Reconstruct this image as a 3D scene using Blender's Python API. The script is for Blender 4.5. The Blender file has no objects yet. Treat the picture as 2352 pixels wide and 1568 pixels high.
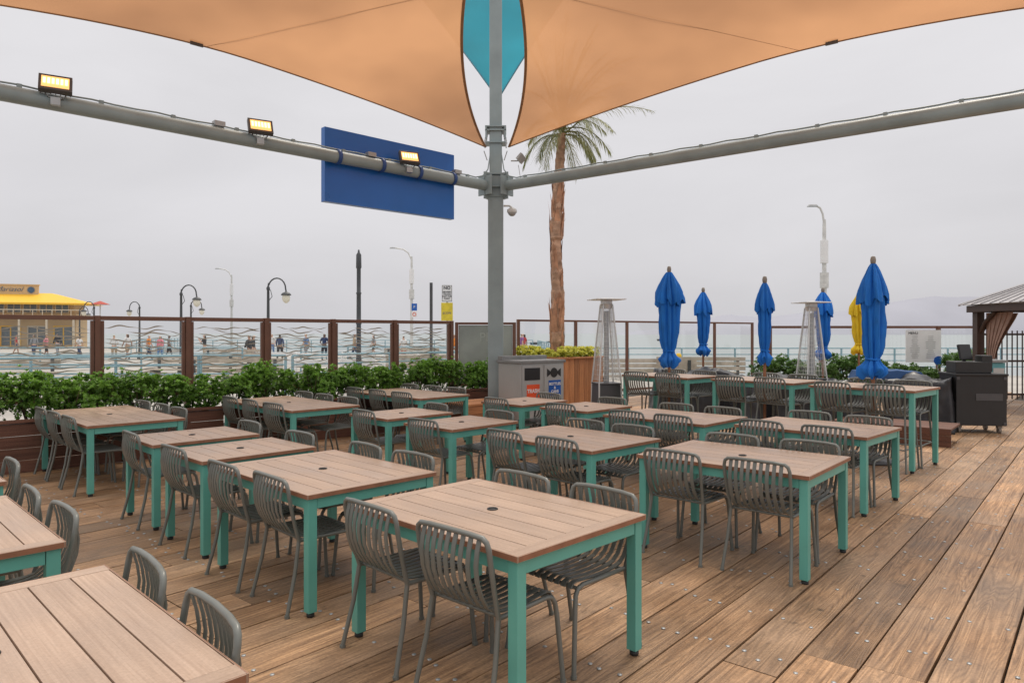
import bpy, bmesh, math, random
from mathutils import Vector, Matrix, noise
R=random.Random(7)
sc=bpy.context.scene
COL=sc.collection
pi=math.pi
sin,cos,rad=math.sin,math.cos,math.radians

# ------------------------------------------------------------------ builder
class B:
    def __init__(s):
        s.v=[];s.f=[];s.m=[];s.s=[];s.uv=[];s.r=[]
    def add(s,vs,fs,m=0,sm=False,uvs=None,rnd=0.5):
        o=len(s.v); s.v+= [tuple(p) for p in vs]
        for i,f in enumerate(fs):
            s.f.append(tuple(a+o for a in f)); s.m.append(m); s.s.append(sm); s.r.append(rnd)
            s.uv.append([uvs[a] for a in f] if uvs else None)
    def box(s,c,size,rz=0,m=0,uvo=None,rnd=0.5,mat=None,taper=1.0):
        hx,hy,hz=size[0]/2,size[1]/2,size[2]/2
        L=[]
        for z in(-1,1):
            for x,y in((-1,-1),(1,-1),(1,1),(-1,1)):
                k=taper if z>0 else 1
                L.append(Vector((x*hx*k,y*hy*k,z*hz)))
        M=mat if mat is not None else Matrix.Rotation(rz,3,'Z')
        vs=[M@p+Vector(c) for p in L]
        uvs=None
        if uvo is not None: uvs=[(p.x+uvo[0],p.y+p.z+uvo[1]) for p in L]
        s.add(vs,[(3,2,1,0),(4,5,6,7),(0,1,5,4),(1,2,6,5),(2,3,7,6),(3,0,4,7)],m,False,uvs,rnd)
    def tube(s,pts,r,n=8,m=0,caps=True,closed=False,rnd=.5,flat=1.0):
        pts=[Vector(p) for p in pts]; N=len(pts)
        rs=r if isinstance(r,(list,tuple)) else [r]*N
        def tan(i):
            if closed: return (pts[(i+1)%N]-pts[i-1]).normalized()
            if i==0: return (pts[1]-pts[0]).normalized()
            if i==N-1: return (pts[-1]-pts[-2]).normalized()
            return ((pts[i+1]-pts[i]).normalized()+(pts[i]-pts[i-1]).normalized()).normalized()
        t=tan(0); a=Vector((0,0,1)) if abs(t.z)<.9 else Vector((1,0,0))
        u=t.cross(a).normalized(); vs=[]
        for i in range(N):
            t=tan(i); u=(u-t*u.dot(t)).normalized(); w=t.cross(u)
            for k in range(n):
                an=2*pi*k/n; vs.append(pts[i]+(u*cos(an)+w*sin(an)*flat)*rs[i])
        fs=[]
        for i in range(N if closed else N-1):
            j=(i+1)%N
            for k in range(n):
                k2=(k+1)%n; fs.append((i*n+k,i*n+k2,j*n+k2,j*n+k))
        s.add(vs,fs,m,True,None,rnd)
        if caps and not closed:
            s.add(vs[:n],[tuple(range(n-1,-1,-1))],m); s.add(vs[-n:],[tuple(range(n))],m)
    def ribbon(s,pts,side,w,t,m=0,sm=True):
        pts=[Vector(p) for p in pts]; side=Vector(side).normalized(); vs=[];N=len(pts)
        ws=w if isinstance(w,(list,tuple)) else [w]*N
        for i,p in enumerate(pts):
            tg=(pts[min(i+1,N-1)]-pts[max(i-1,0)]).normalized(); nn=tg.cross(side).normalized()
            a=side*ws[i]/2; b=nn*t/2
            vs+=[p-a-b,p+a-b,p+a+b,p-a+b]
        for k in range(4):
            k2=(k+1)%4; st=[]
            for i in range(N): st+=[vs[i*4+k],vs[i*4+k2]]
            s.add(st,[(2*i,2*i+1,2*i+3,2*i+2) for i in range(N-1)],m,sm)
        s.add(vs[:4],[(3,2,1,0)],m); s.add(vs[-4:],[(0,1,2,3)],m)
    def lathe(s,prof,n=24,c=(0,0,0),m=0,fn=None,caps=True,rnd=.5):
        vs=[];c=Vector(c)
        for i,(r,z) in enumerate(prof):
            for k in range(n):
                a=2*pi*k/n; rr=r*(fn(a,z,i) if fn else 1)
                vs.append(c+Vector((rr*cos(a),rr*sin(a),z)))
        fs=[]
        for i in range(len(prof)-1):
            for k in range(n):
                k2=(k+1)%n; fs.append((i*n+k,i*n+k2,(i+1)*n+k2,(i+1)*n+k))
        s.add(vs,fs,m,True,None,rnd)
        if caps:
            s.add(vs[:n],[tuple(range(n-1,-1,-1))],m); s.add(vs[-n:],[tuple(range(n))],m)
    def obj(s,name,mats,parent=None,bevel=0,loc=(0,0,0),rz=0):
        me=bpy.data.meshes.new(name); me.from_pydata(s.v,[],s.f)
        for m in (mats if isinstance(mats,(list,tuple)) else [mats]): me.materials.append(m)
        me.polygons.foreach_set('material_index',s.m); me.polygons.foreach_set('use_smooth',s.s)
        at=me.attributes.new('rnd','FLOAT','FACE'); at.data.foreach_set('value',s.r)
        if any(u is not None for u in s.uv):
            ul=me.uv_layers.new(name='UVMap'); k=0
            for fi,u in enumerate(s.uv):
                for j in range(len(s.f[fi])):
                    if u: ul.data[k].uv=u[j]
                    k+=1
        me.update()
        if bevel:
            bm=bmesh.new(); bm.from_mesh(me)
            es=[e for e in bm.edges if len(e.link_faces)==2 and e.calc_face_angle(0)>.6]
            bmesh.ops.bevel(bm,geom=es,offset=bevel,segments=2,affect='EDGES',profile=.6,clamp_overlap=True)
            bm.to_mesh(me); bm.free()
        o=bpy.data.objects.new(name,me); COL.objects.link(o)
        o.location=loc; o.rotation_euler[2]=rz
        if parent: o.parent=parent
        return o
def empty(name,loc=(0,0,0),rz=0,label=None,cat=None,group=None):
    o=bpy.data.objects.new(name,None); COL.objects.link(o); o.empty_display_size=.1
    o.location=loc;o.rotation_euler[2]=rz
    tag(o,label,cat,group); return o
def tag(o,label=None,cat=None,group=None,kind=None):
    if label:o['label']=label
    if cat:o['category']=cat
    if group:o['group']=group
    if kind:o['kind']=kind
    return o
def clone(root,loc,rz,scale=None,label=None):
    def cp(o,par):
        c=o.copy(); COL.objects.link(c)
        if par: c.parent=par
        for ch in o.children: cp(ch,c)
        return c
    kids=cp(root,None); kids.location=loc; kids.rotation_euler[2]=rz
    if scale is not None: kids.scale=(scale,)*3 if not isinstance(scale,tuple) else scale
    if label: kids['label']=label
    return kids
class Proto:
    def __init__(s,root): s.root=root; s.used=False
    def put(s,loc,rz=0,scale=None,label=None):
        if not s.used:
            s.used=True; r=s.root; r.location=loc; r.rotation_euler[2]=rz
            if scale is not None: r.scale=(scale,)*3 if not isinstance(scale,tuple) else scale
            if label: r['label']=label
            return r
        return clone(s.root,loc,rz,scale if scale is not None else (1,1,1),label)

# ------------------------------------------------------------------ materials
def nodes(name):
    m=bpy.data.materials.new(name); m.use_nodes=True; nt=m.node_tree
    return m,nt,nt.nodes['Principled BSDF']
def N(nt,t,**k):
    n=nt.nodes.new(t)
    for a,b in k.items(): setattr(n,a,b)
    return n
def mat(name,col,rough=.55,metal=0,var=.15,scale=5,bump=.05,bscale=60,coord='Object',emit=None,spec=.5):
    m,nt,p=nodes(name); L=nt.links.new
    tc=N(nt,'ShaderNodeTexCoord'); n=N(nt,'ShaderNodeTexNoise'); n.inputs['Scale'].default_value=scale; n.inputs['Detail'].default_value=6
    L(tc.outputs[coord],n.inputs['Vector'])
    r=N(nt,'ShaderNodeValToRGB'); e=r.color_ramp.elements
    e[0].position=.3;e[1].position=.7
    e[0].color=tuple(c*(1-var) for c in col)+(1,); e[1].color=tuple(min(1,c*(1+var)) for c in col)+(1,)
    L(n.outputs['Fac'],r.inputs[0]); L(r.outputs[0],p.inputs['Base Color'])
    mr=N(nt,'ShaderNodeMapRange'); mr.inputs[3].default_value=max(.03,rough-.1); mr.inputs[4].default_value=min(1,rough+.1)
    L(n.outputs['Fac'],mr.inputs[0]); L(mr.outputs[0],p.inputs['Roughness'])
    p.inputs['Metallic'].default_value=metal; p.inputs['Specular IOR Level'].default_value=spec
    if bump:
        n2=N(nt,'ShaderNodeTexNoise'); n2.inputs['Scale'].default_value=bscale; n2.inputs['Detail'].default_value=4
        L(tc.outputs[coord],n2.inputs['Vector'])
        b=N(nt,'ShaderNodeBump'); b.inputs['Strength'].default_value=bump; b.inputs['Distance'].default_value=.01
        L(n2.outputs['Fac'],b.inputs['Height']); L(b.outputs[0],p.inputs['Normal'])
    if emit:
        p.inputs['Emission Color'].default_value=tuple(emit[:3])+(1,); p.inputs['Emission Strength'].default_value=emit[3]
    return m
def wood(name,dark,light,gx=1.2,gy=30,tone=(.78,1.2),rough=.65,bump=.35,stain=.25,fine=.25,streak=0,fscale=90,grey=None,spots=False):
    m,nt,p=nodes(name); L=nt.links.new
    uv=N(nt,'ShaderNodeUVMap'); mp=N(nt,'ShaderNodeMapping'); mp.inputs['Scale'].default_value=(gx,gy,1)
    L(uv.outputs[0],mp.inputs[0])
    n=N(nt,'ShaderNodeTexNoise'); n.inputs['Scale'].default_value=1.6;n.inputs['Detail'].default_value=9;n.inputs['Roughness'].default_value=.62;n.inputs['Distortion'].default_value=.7
    L(mp.outputs[0],n.inputs['Vector'])
    r=N(nt,'ShaderNodeValToRGB'); e=r.color_ramp.elements; e[0].position=.32;e[1].position=.68
    e[0].color=tuple(dark)+(1,); e[1].color=tuple(light)+(1,); L(n.outputs['Fac'],r.inputs[0])
    colout=r.outputs[0]
    a=N(nt,'ShaderNodeAttribute',attribute_name='rnd')
    mr=N(nt,'ShaderNodeMapRange'); mr.inputs[3].default_value=tone[0]; mr.inputs[4].default_value=tone[1]; L(a.outputs['Fac'],mr.inputs[0])
    n2=N(nt,'ShaderNodeTexNoise'); n2.inputs['Scale'].default_value=2.3;n2.inputs['Detail'].default_value=5; L(uv.outputs[0],n2.inputs['Vector'])
    mr2=N(nt,'ShaderNodeMapRange'); mr2.inputs[1].default_value=.3;mr2.inputs[2].default_value=.7;mr2.inputs[3].default_value=1-stain; mr2.inputs[4].default_value=1+stain; L(n2.outputs['Fac'],mr2.inputs[0])
    n3=N(nt,'ShaderNodeTexNoise'); n3.inputs['Scale'].default_value=fscale;n3.inputs['Detail'].default_value=2; L(uv.outputs[0],n3.inputs['Vector'])
    mr3=N(nt,'ShaderNodeMapRange'); mr3.inputs[1].default_value=.3;mr3.inputs[2].default_value=.7;mr3.inputs[3].default_value=1-fine; mr3.inputs[4].default_value=1+fine; L(n3.outputs['Fac'],mr3.inputs[0])
    def mul(x,y):
        q=N(nt,'ShaderNodeMath',operation='MULTIPLY'); L(x,q.inputs[0]); L(y,q.inputs[1]); return q.outputs[0]
    fac=mul(mul(mr.outputs[0],mr2.outputs[0]),mr3.outputs[0]); hgt=None
    if streak:
        mp4=N(nt,'ShaderNodeMapping'); mp4.inputs['Scale'].default_value=(.42,5.5,1); L(uv.outputs[0],mp4.inputs[0])
        n4=N(nt,'ShaderNodeTexNoise'); n4.inputs['Scale'].default_value=1.0; n4.inputs['Detail'].default_value=2.5; n4.inputs['Roughness'].default_value=.4; L(mp4.outputs[0],n4.inputs['Vector'])
        m4=N(nt,'ShaderNodeMath',operation='MULTIPLY'); m4.inputs[1].default_value=190; L(n4.outputs['Fac'],m4.inputs[0])
        s4=N(nt,'ShaderNodeMath',operation='SINE'); L(m4.outputs[0],s4.inputs[0])
        mr4=N(nt,'ShaderNodeMapRange'); mr4.inputs[1].default_value=-1; mr4.inputs[2].default_value=.6; mr4.inputs[3].default_value=1-streak; mr4.inputs[4].default_value=1+streak*.35; L(s4.outputs[0],mr4.inputs[0])
        fac=mul(fac,mr4.outputs[0]); hgt=mr4.outputs[0]
    if spots:
        n7=N(nt,'ShaderNodeTexNoise'); n7.inputs['Scale'].default_value=5.5; n7.inputs['Detail'].default_value=7; n7.inputs['Roughness'].default_value=.7; L(uv.outputs[0],n7.inputs['Vector'])
        r7=N(nt,'ShaderNodeMapRange'); r7.inputs[1].default_value=.58;r7.inputs[2].default_value=.70;r7.inputs[3].default_value=1;r7.inputs[4].default_value=.58; L(n7.outputs['Fac'],r7.inputs[0])
        fac=mul(fac,r7.outputs[0])
        vo=N(nt,'ShaderNodeTexVoronoi'); vo.inputs['Scale'].default_value=2.1; L(uv.outputs[0],vo.inputs['Vector'])
        r8=N(nt,'ShaderNodeMapRange'); r8.inputs[1].default_value=.02;r8.inputs[2].default_value=.055;r8.inputs[3].default_value=.38;r8.inputs[4].default_value=1; L(vo.outputs['Distance'],r8.inputs[0])
        fac=mul(fac,r8.outputs[0])
        mp9=N(nt,'ShaderNodeMapping'); mp9.inputs['Scale'].default_value=(1.6,9,1); L(uv.outputs[0],mp9.inputs[0])
        n9=N(nt,'ShaderNodeTexNoise'); n9.inputs['Scale'].default_value=1.8; n9.inputs['Detail'].default_value=8; n9.inputs['Roughness'].default_value=.72; L(mp9.outputs[0],n9.inputs['Vector'])
        r9=N(nt,'ShaderNodeMapRange'); r9.inputs[1].default_value=.58;r9.inputs[2].default_value=.74;r9.inputs[3].default_value=1;r9.inputs[4].default_value=1.4; L(n9.outputs['Fac'],r9.inputs[0])
        fac=mul(fac,r9.outputs[0])
    if grey:
        n5=N(nt,'ShaderNodeTexNoise'); n5.inputs['Scale'].default_value=.9; n5.inputs['Detail'].default_value=6; L(uv.outputs[0],n5.inputs['Vector'])
        r5=N(nt,'ShaderNodeMapRange'); r5.inputs[1].default_value=.42;r5.inputs[2].default_value=.66; r5.inputs[4].default_value=.5; L(n5.outputs['Fac'],r5.inputs[0])
        mg=N(nt,'ShaderNodeMix',data_type='RGBA'); L(r5.outputs[0],mg.inputs['Factor']); L(colout,mg.inputs['A']); mg.inputs['B'].default_value=tuple(grey)+(1,); colout=mg.outputs['Result']
    vm=N(nt,'ShaderNodeVectorMath',operation='SCALE'); L(colout,vm.inputs[0]); L(fac,vm.inputs['Scale'])
    L(vm.outputs[0],p.inputs['Base Color'])
    mrr=N(nt,'ShaderNodeMapRange'); mrr.inputs[1].default_value=.3;mrr.inputs[2].default_value=.7;mrr.inputs[3].default_value=rough-.12; mrr.inputs[4].default_value=rough+.12; L(n2.outputs['Fac'],mrr.inputs[0]); L(mrr.outputs[0],p.inputs['Roughness'])
    b=N(nt,'ShaderNodeBump'); b.inputs['Strength'].default_value=bump;b.inputs['Distance'].default_value=.006
    ad=N(nt,'ShaderNodeMath',operation='ADD'); L(n.outputs['Fac'],ad.inputs[0]);
    sc3=N(nt,'ShaderNodeMath',operation='MULTIPLY'); L(n3.outputs['Fac'],sc3.inputs[0]); sc3.inputs[1].default_value=.35; L(sc3.outputs[0],ad.inputs[1])
    ho=ad.outputs[0]
    if hgt is not None:
        a2=N(nt,'ShaderNodeMath',operation='ADD'); L(ho,a2.inputs[0]); L(hgt,a2.inputs[1]); ho=a2.outputs[0]
    L(ho,b.inputs['Height']); L(b.outputs[0],p.inputs['Normal'])
    return m
def leafmat(name,dark,light,rough=.45,trans=.25):
    m,nt,p=nodes(name); L=nt.links.new
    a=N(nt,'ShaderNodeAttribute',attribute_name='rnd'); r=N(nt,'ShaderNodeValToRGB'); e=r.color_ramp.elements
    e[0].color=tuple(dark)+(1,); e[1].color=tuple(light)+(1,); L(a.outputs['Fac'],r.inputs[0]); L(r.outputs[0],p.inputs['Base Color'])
    p.inputs['Roughness'].default_value=rough
    t=N(nt,'ShaderNodeBsdfTranslucent'); L(r.outputs[0],t.inputs[0]); mx=N(nt,'ShaderNodeMixShader'); mx.inputs[0].default_value=trans
    L(p.outputs[0],mx.inputs[1]);L(t.outputs[0],mx.inputs[2]); L(mx.outputs[0],nt.nodes['Material Output'].inputs[0]); return m
def sailmat(name,col,tcol,see=.1,tint=(1,.8,.6),v=.22):
    m,nt,p=nodes(name); L=nt.links.new
    tc=N(nt,'ShaderNodeTexCoord'); n=N(nt,'ShaderNodeTexNoise'); n.inputs['Scale'].default_value=.32;n.inputs['Detail'].default_value=3.5; L(tc.outputs['Object'],n.inputs['Vector'])
    def tone(c):
        r=N(nt,'ShaderNodeValToRGB'); e=r.color_ramp.elements;e[0].position=.36;e[1].position=.64
        e[0].color=(c[0]*(1-v),c[1]*(1-v*1.1),c[2]*(1-v*1.1),1);e[1].color=tuple(min(1,x*(1+v*.8)) for x in c)+(1,);L(n.outputs['Fac'],r.inputs[0]); return r
    r1=tone(col); L(r1.outputs[0],p.inputs['Base Color']); p.inputs['Roughness'].default_value=.9
    r2=tone(tcol); t=N(nt,'ShaderNodeBsdfTranslucent'); L(r2.outputs[0],t.inputs[0])
    mx=N(nt,'ShaderNodeMixShader'); mx.inputs[0].default_value=.66; L(p.outputs[0],mx.inputs[1]);L(t.outputs[0],mx.inputs[2])
    tr=N(nt,'ShaderNodeBsdfTransparent'); tr.inputs[0].default_value=tint+(1,)
    mx2=N(nt,'ShaderNodeMixShader'); mx2.inputs[0].default_value=see; L(mx.outputs[0],mx2.inputs[1]);L(tr.outputs[0],mx2.inputs[2])
    L(mx2.outputs[0],nt.nodes['Material Output'].inputs[0]); return m
def glassmat(name,tint=(.95,.965,.96)):
    m,nt,p=nodes(name); L=nt.links.new
    nt.nodes.remove(p); tr=N(nt,'ShaderNodeBsdfTransparent'); tr.inputs[0].default_value=tint+(1,)
    g=N(nt,'ShaderNodeBsdfGlossy'); g.inputs['Roughness'].default_value=.05; g.inputs[0].default_value=(.9,.9,.9,1)
    lw=N(nt,'ShaderNodeLayerWeight'); lw.inputs[0].default_value=.25
    mr=N(nt,'ShaderNodeMapRange'); mr.inputs[3].default_value=.04; mr.inputs[4].default_value=.35; L(lw.outputs['Facing'],mr.inputs[0])
    mx=N(nt,'ShaderNodeMixShader'); L(mr.outputs[0],mx.inputs[0]); L(tr.outputs[0],mx.inputs[1]);L(g.outputs[0],mx.inputs[2])
    L(mx.outputs[0],nt.nodes['Material Output'].inputs[0]); return m

m_deck=wood('weathered_deck_wood',(.155,.08,.038),(.445,.265,.14),gx=.7,gy=28,tone=(.68,1.24),rough=.54,bump=.55,stain=.22,fine=.14,streak=.18,fscale=60,grey=(.37,.262,.178),spots=True)
m_gap=mat('dark_gap',(.03,.022,.015),.9)
m_top=wood('tabletop_composite',(.355,.247,.18),(.455,.332,.25),gx=1.0,gy=60,tone=(.93,1.07),rough=.42,bump=.2,stain=.09,fine=.08)
m_edge=mat('tabletop_edge_brown',(.27,.12,.065),.55,var=.2,scale=12)
m_teal=mat('teal_powder_coat',(.115,.385,.325),.4,var=.07,scale=3,bump=.02)
m_black=mat('black_plastic',(.02,.02,.021),.5)
m_chair=mat('chair_grey_green_metal',(.15,.158,.143),.35,var=.08,bump=.02,spec=.6)
m_steel=mat('painted_grey_steel',(.28,.345,.355),.4,var=.12,scale=2.5,bump=.03)
m_galv=mat('galvanised_steel',(.4,.41,.41),.4,metal=.5)
m_brownmetal=mat('brown_fence_paint',(.165,.075,.048),.5,var=.12,scale=4)
m_planter=wood('brown_planter_boards',(.095,.038,.024),(.17,.075,.047),gx=1,gy=20,tone=(.85,1.15),rough=.6,stain=.15)
m_redwood=wood('redwood_planter_boards',(.33,.13,.05),(.58,.26,.105),gx=1,gy=20,tone=(.8,1.15),rough=.6,stain=.15)
m_orange=sailmat('orange_shade_fabric',(.48,.265,.14),(.515,.268,.132),.06,v=.27)
m_blues=sailmat('blue_shade_fabric',(.015,.36,.50),(.015,.50,.68),.05)
m_hem=mat('sail_hem_webbing',(.34,.18,.085),.8)
m_hemb=mat('blue_sail_hem',(.01,.12,.17),.8)
m_sign=mat('blue_sign_paint',(.018,.145,.52),.3,var=.10,scale=1.2,bump=.01)
m_clamp=mat('blue_clamp',(.02,.07,.25),.4)
m_lamp=mat('lit_led_lens',(1,.7,.3),.3,emit=(1,.44,.14,1.1))
m_led=mat('led_bright',(1,.9,.7),.3,emit=(1,.76,.44,2.0))
m_dkgrey=mat('dark_grey_housing',(.07,.07,.075),.45)
m_glass=glassmat('clear_glass')
m_etch=mat('etched_wave_film',(.40,.36,.30),.6,var=.2)
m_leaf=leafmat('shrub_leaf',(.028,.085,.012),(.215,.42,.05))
m_leaf2=leafmat('yellow_green_succulent_leaf',(.25,.33,.03),(.80,.76,.14))
m_leafd=leafmat('dark_shrub_leaf',(.025,.07,.018),(.13,.25,.05))
m_bark=mat('palm_bark',(.46,.28,.185),.85,var=.45,scale=6,bump=1.0,bscale=14)
m_sheath=mat('palm_dry_sheath',(.50,.26,.155),.8,var=.4,scale=5,bump=.5,bscale=18)
m_frond=leafmat('palm_frond',(.12,.15,.045),(.38,.38,.16),trans=.3)
m_soil=mat('soil',(.09,.05,.035),.95,bump=.8,bscale=30,var=.4,scale=14)
m_stem=mat('woody_stem',(.1,.07,.045),.85)
m_umb=mat('blue_umbrella_canvas',(.006,.16,.58),.75,var=.14,scale=4,bump=.25,bscale=90)
m_umby=mat('yellow_umbrella_canvas',(.78,.55,.02),.75,var=.12,scale=4,bump=.25,bscale=90)
m_pole=mat('umbrella_pole_wood',(.26,.11,.05),.5)
m_finial=mat('umbrella_finial',(.25,.22,.19),.6)
m_chrome=mat('brushed_steel',(.72,.72,.70),.35,metal=.3)
m_binGrey=mat('bin_grey_metal',(.42,.425,.415),.42,metal=.1,var=.06,scale=2)
m_binside=mat('bin_dark_side',(.23,.235,.235),.5)
m_red=mat('red_sticker',(.78,.10,.03),.5); m_bluest=mat('blue_sticker',(.01,.1,.42),.5); m_white=mat('white_paint',(.78,.78,.78),.5,var=.04)
m_darkred=mat('faded_red_canvas',(.42,.08,.06),.8)
m_conc=mat('pier_ground_concrete',(.38,.36,.33),.85,var=.2,scale=.35,bump=.2,bscale=6)
m_rail=mat('pale_blue_railing',(.22,.37,.43),.5)
m_tarp=mat('black_tarpaulin',(.03,.031,.035),.38,var=.3,bump=.3,bscale=9)
m_tanwall=mat('tan_stucco',(.58,.42,.24),.85,var=.1,scale=.4)
m_yroof=mat('yellow_metal_roof',(.82,.48,.04),.55,var=.06,scale=.3)
m_win=mat('window_dark_glass',(.15,.18,.20),.2)
m_cream=mat('cream_trim',(.6,.52,.4),.6)
m_signyel=mat('yellow_sign',(.75,.6,.05),.5)
m_lampblk=mat('black_iron',(.06,.065,.07),.5)
m_globe=mat('frosted_globe',(.75,.72,.6),.3)
m_palegal=mat('pale_grey_pole',(.6,.6,.58),.5)
m_greyroof=mat('gazebo_metal_roof',(.36,.35,.36),.5)
m_dkbrown=mat('gazebo_dark_brown',(.06,.035,.028),.5)
m_curtain=mat('beige_curtain',(.33,.21,.165),.85)
m_oldwood=mat('bleached_wood',(.46,.40,.33),.85,var=.2,scale=5)
m_yellow=mat('yellow_paint',(.8,.5,.02),.5)
m_board=mat('menu_board_glazing',(.30,.33,.30),.2,var=.22,scale=1.5)
m_boardtxt=mat('menu_board_lettering',(.36,.39,.355),.3,bump=0)
m_bluecush=mat('navy_cushion',(.03,.08,.2),.85)
m_tealpanel=mat('teal_panel',(.1,.3,.33),.5)
m_text=mat('dark_lettering',(.03,.03,.04),.5)
m_navytext=mat('navy_lettering',(.06,.12,.22),.5)
m_seam_o=mat('orange_sail_seam',(.42,.23,.12),.9); m_seam_b=mat('blue_sail_seam',(.015,.25,.35),.9)

# ------------------------------------------------------------------ text
def text(body,size,parent,loc,rot,m,name='lettering',shear=0,align='CENTER',ls=1.0,bold=0):
    cu=bpy.data.curves.new(name,'FONT'); cu.body=body; cu.size=size; cu.align_x=align; cu.align_y='CENTER'; cu.shear=shear
    cu.space_line=ls; cu.extrude=.002; cu.offset=bold
    o=bpy.data.objects.new('tmp',cu); COL.objects.link(o)
    dg=bpy.context.evaluated_depsgraph_get(); me=bpy.data.meshes.new_from_object(o.evaluated_get(dg))
    bpy.data.objects.remove(o); me.materials.clear(); me.materials.append(m)
    t=bpy.data.objects.new(name,me); COL.objects.link(t); t.parent=parent; t.location=loc; t.rotation_euler=rot
    return t
FR=(pi/2,0,0)

# ------------------------------------------------------------------ camera
cam=bpy.data.cameras.new('Camera'); co=bpy.data.objects.new('Camera',cam); COL.objects.link(co)
co.location=(0,0,1.71); co.rotation_euler=(pi/2,0,0); cam.sensor_width=36; cam.lens=36*1600/2352; cam.shift_y=-19/2352
cam.clip_start=.05; cam.clip_end=30000; sc.camera=co
sc.view_settings.view_transform='Standard'; sc.view_settings.look='None'; sc.view_settings.exposure=0

# ------------------------------------------------------------------ world
w=bpy.data.worlds.new('World'); sc.world=w; w.use_nodes=True; nt=w.node_tree; L=nt.links.new
bg=nt.nodes['Background']
sky=N(nt,'ShaderNodeTexSky',sky_type='NISHITA'); sky.sun_disc=False; sky.sun_elevation=rad(62); sky.sun_rotation=rad(29); sky.dust_density=4
sv=N(nt,'ShaderNodeVectorMath',operation='SCALE'); sv.inputs['Scale'].default_value=.10; L(sky.outputs[0],sv.inputs[0])
tc=N(nt,'ShaderNodeTexCoord'); sx=N(nt,'ShaderNodeSeparateXYZ'); L(tc.outputs['Generated'],sx.inputs[0])
rp=N(nt,'ShaderNodeValToRGB'); e=rp.color_ramp.elements; e[0].position=0; e[0].color=(.62,.612,.64,1); e[1].position=1; e[1].color=(1.8,1.70,1.62,1)
for ps_,c_ in ((.12,(.68,.668,.69,1)),(.45,(.80,.785,.80,1)),(.6,(1.1,1.05,1.04,1))):
    x=rp.color_ramp.elements.new(ps_); x.color=c_
L(sx.outputs['Z'],rp.inputs[0])
mp=N(nt,'ShaderNodeMapping'); mp.inputs['Scale'].default_value=(1,1,3.2); L(tc.outputs['Generated'],mp.inputs[0])
cn=N(nt,'ShaderNodeTexNoise'); cn.inputs['Scale'].default_value=1.9; cn.inputs['Detail'].default_value=6; cn.inputs['Distortion'].default_value=.4; L(mp.outputs[0],cn.inputs['Vector'])
cm=N(nt,'ShaderNodeMapRange'); cm.inputs[1].default_value=.3;cm.inputs[2].default_value=.7;cm.inputs[3].default_value=.92;cm.inputs[4].default_value=1.06; L(cn.outputs['Fac'],cm.inputs[0])
cs=N(nt,'ShaderNodeVectorMath',operation='SCALE'); L(rp.outputs[0],cs.inputs[0]); L(cm.outputs[0],cs.inputs['Scale'])
mx=N(nt,'ShaderNodeMix',data_type='RGBA'); mx.inputs['Factor'].default_value=.05
L(cs.outputs[0],mx.inputs['A']); L(sv.outputs[0],mx.inputs['B']); L(mx.outputs['Result'],bg.inputs[0]); bg.inputs[1].default_value=1.04
sl=bpy.data.lights.new('Sun','SUN'); sl.energy=1.5; sl.angle=rad(18); sl.color=(1,.92,.80); so=bpy.data.objects.new('Sun',sl); COL.objects.link(so)
d=Vector((-.25,-.45,-1)); so.rotation_euler=d.to_track_quat('-Z','Y').to_euler(); so.location=(0,0,20)

# ------------------------------------------------------------------ setting
b=B(); S=12000
b.add([(-S,-200,-6),(S,-200,-6),(S,S,-6),(-S,S,-6)],[(0,1,2,3)])
m_sea,nt2,p=nodes('sea_water'); L2=nt2.links.new
p.inputs['Base Color'].default_value=(.27,.31,.315,1); p.inputs['Roughness'].default_value=.3
tcs=N(nt2,'ShaderNodeTexCoord'); ns=N(nt2,'ShaderNodeTexNoise'); ns.inputs['Scale'].default_value=.25; ns.inputs['Detail'].default_value=6; L2(tcs.outputs['Object'],ns.inputs['Vector'])
bs=N(nt2,'ShaderNodeBump'); bs.inputs['Strength'].default_value=.5; bs.inputs['Distance'].default_value=.6; L2(ns.outputs['Fac'],bs.inputs['Height']); L2(bs.outputs[0],p.inputs['Normal'])
tag(b.obj('sea',m_sea),kind='structure')
b=B()
poly=[(-95,-8),(40,-8),(40,30),(2.5,30),(2,64),(-35,64),(-45,98),(-95,98)]
zt,zb=-.12,-.7
n=len(poly); vs=[(x,y,zt) for x,y in poly]+[(x,y,zb) for x,y in poly]
b.add(vs,[tuple(range(n))]+[(i,i+n,(i+1)%n+n,(i+1)%n) for i in range(n)])
tag(b.obj('pier_ground',m_conc),kind='structure')
# hills
b=B(); prof=[(1400,0),(1560,14),(1620,36),(1680,44),(1740,34),(1800,42),(1860,50),(1930,52),(2000,62),(2070,76),(2150,86),(2230,82),(2320,90),(2450,104),(2600,96),(2900,60)]
vs=[];K=[]
for i in range(len(prof)-1):
    for k in range(6):
        t=k/6; K.append((prof[i][0]*(1-t)+prof[i+1][0]*t,prof[i][1]*(1-t)+prof[i+1][1]*t))
for px_,h in K:
    Y=4200; X=(px_-1176)*Y/1600; hh=h*Y/1600+noise.noise(Vector((px_*.02,0,3)))*14*min(1,h/20)
    for q in range(6):
        f=q/5; vs.append((X*(1-.1*(1-f)),Y-420*(1-f),-8+(hh+8)*f**.8+noise.noise(Vector((px_*.03,f*4,1)))*9*f*(1-f)*3))
b.add(vs,[(i*6+q,(i+1)*6+q,(i+1)*6+q+1,i*6+q+1) for i in range(len(K)-1) for q in range(5)],sm=True)
m_hill=mat('hazy_hillside',(.37,.38,.43),1,var=.04,scale=.004,bump=0,spec=0)  # distance haze put into the pale blue-grey base colour
tag(b.obj('hills',m_hill),kind='structure')

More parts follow.
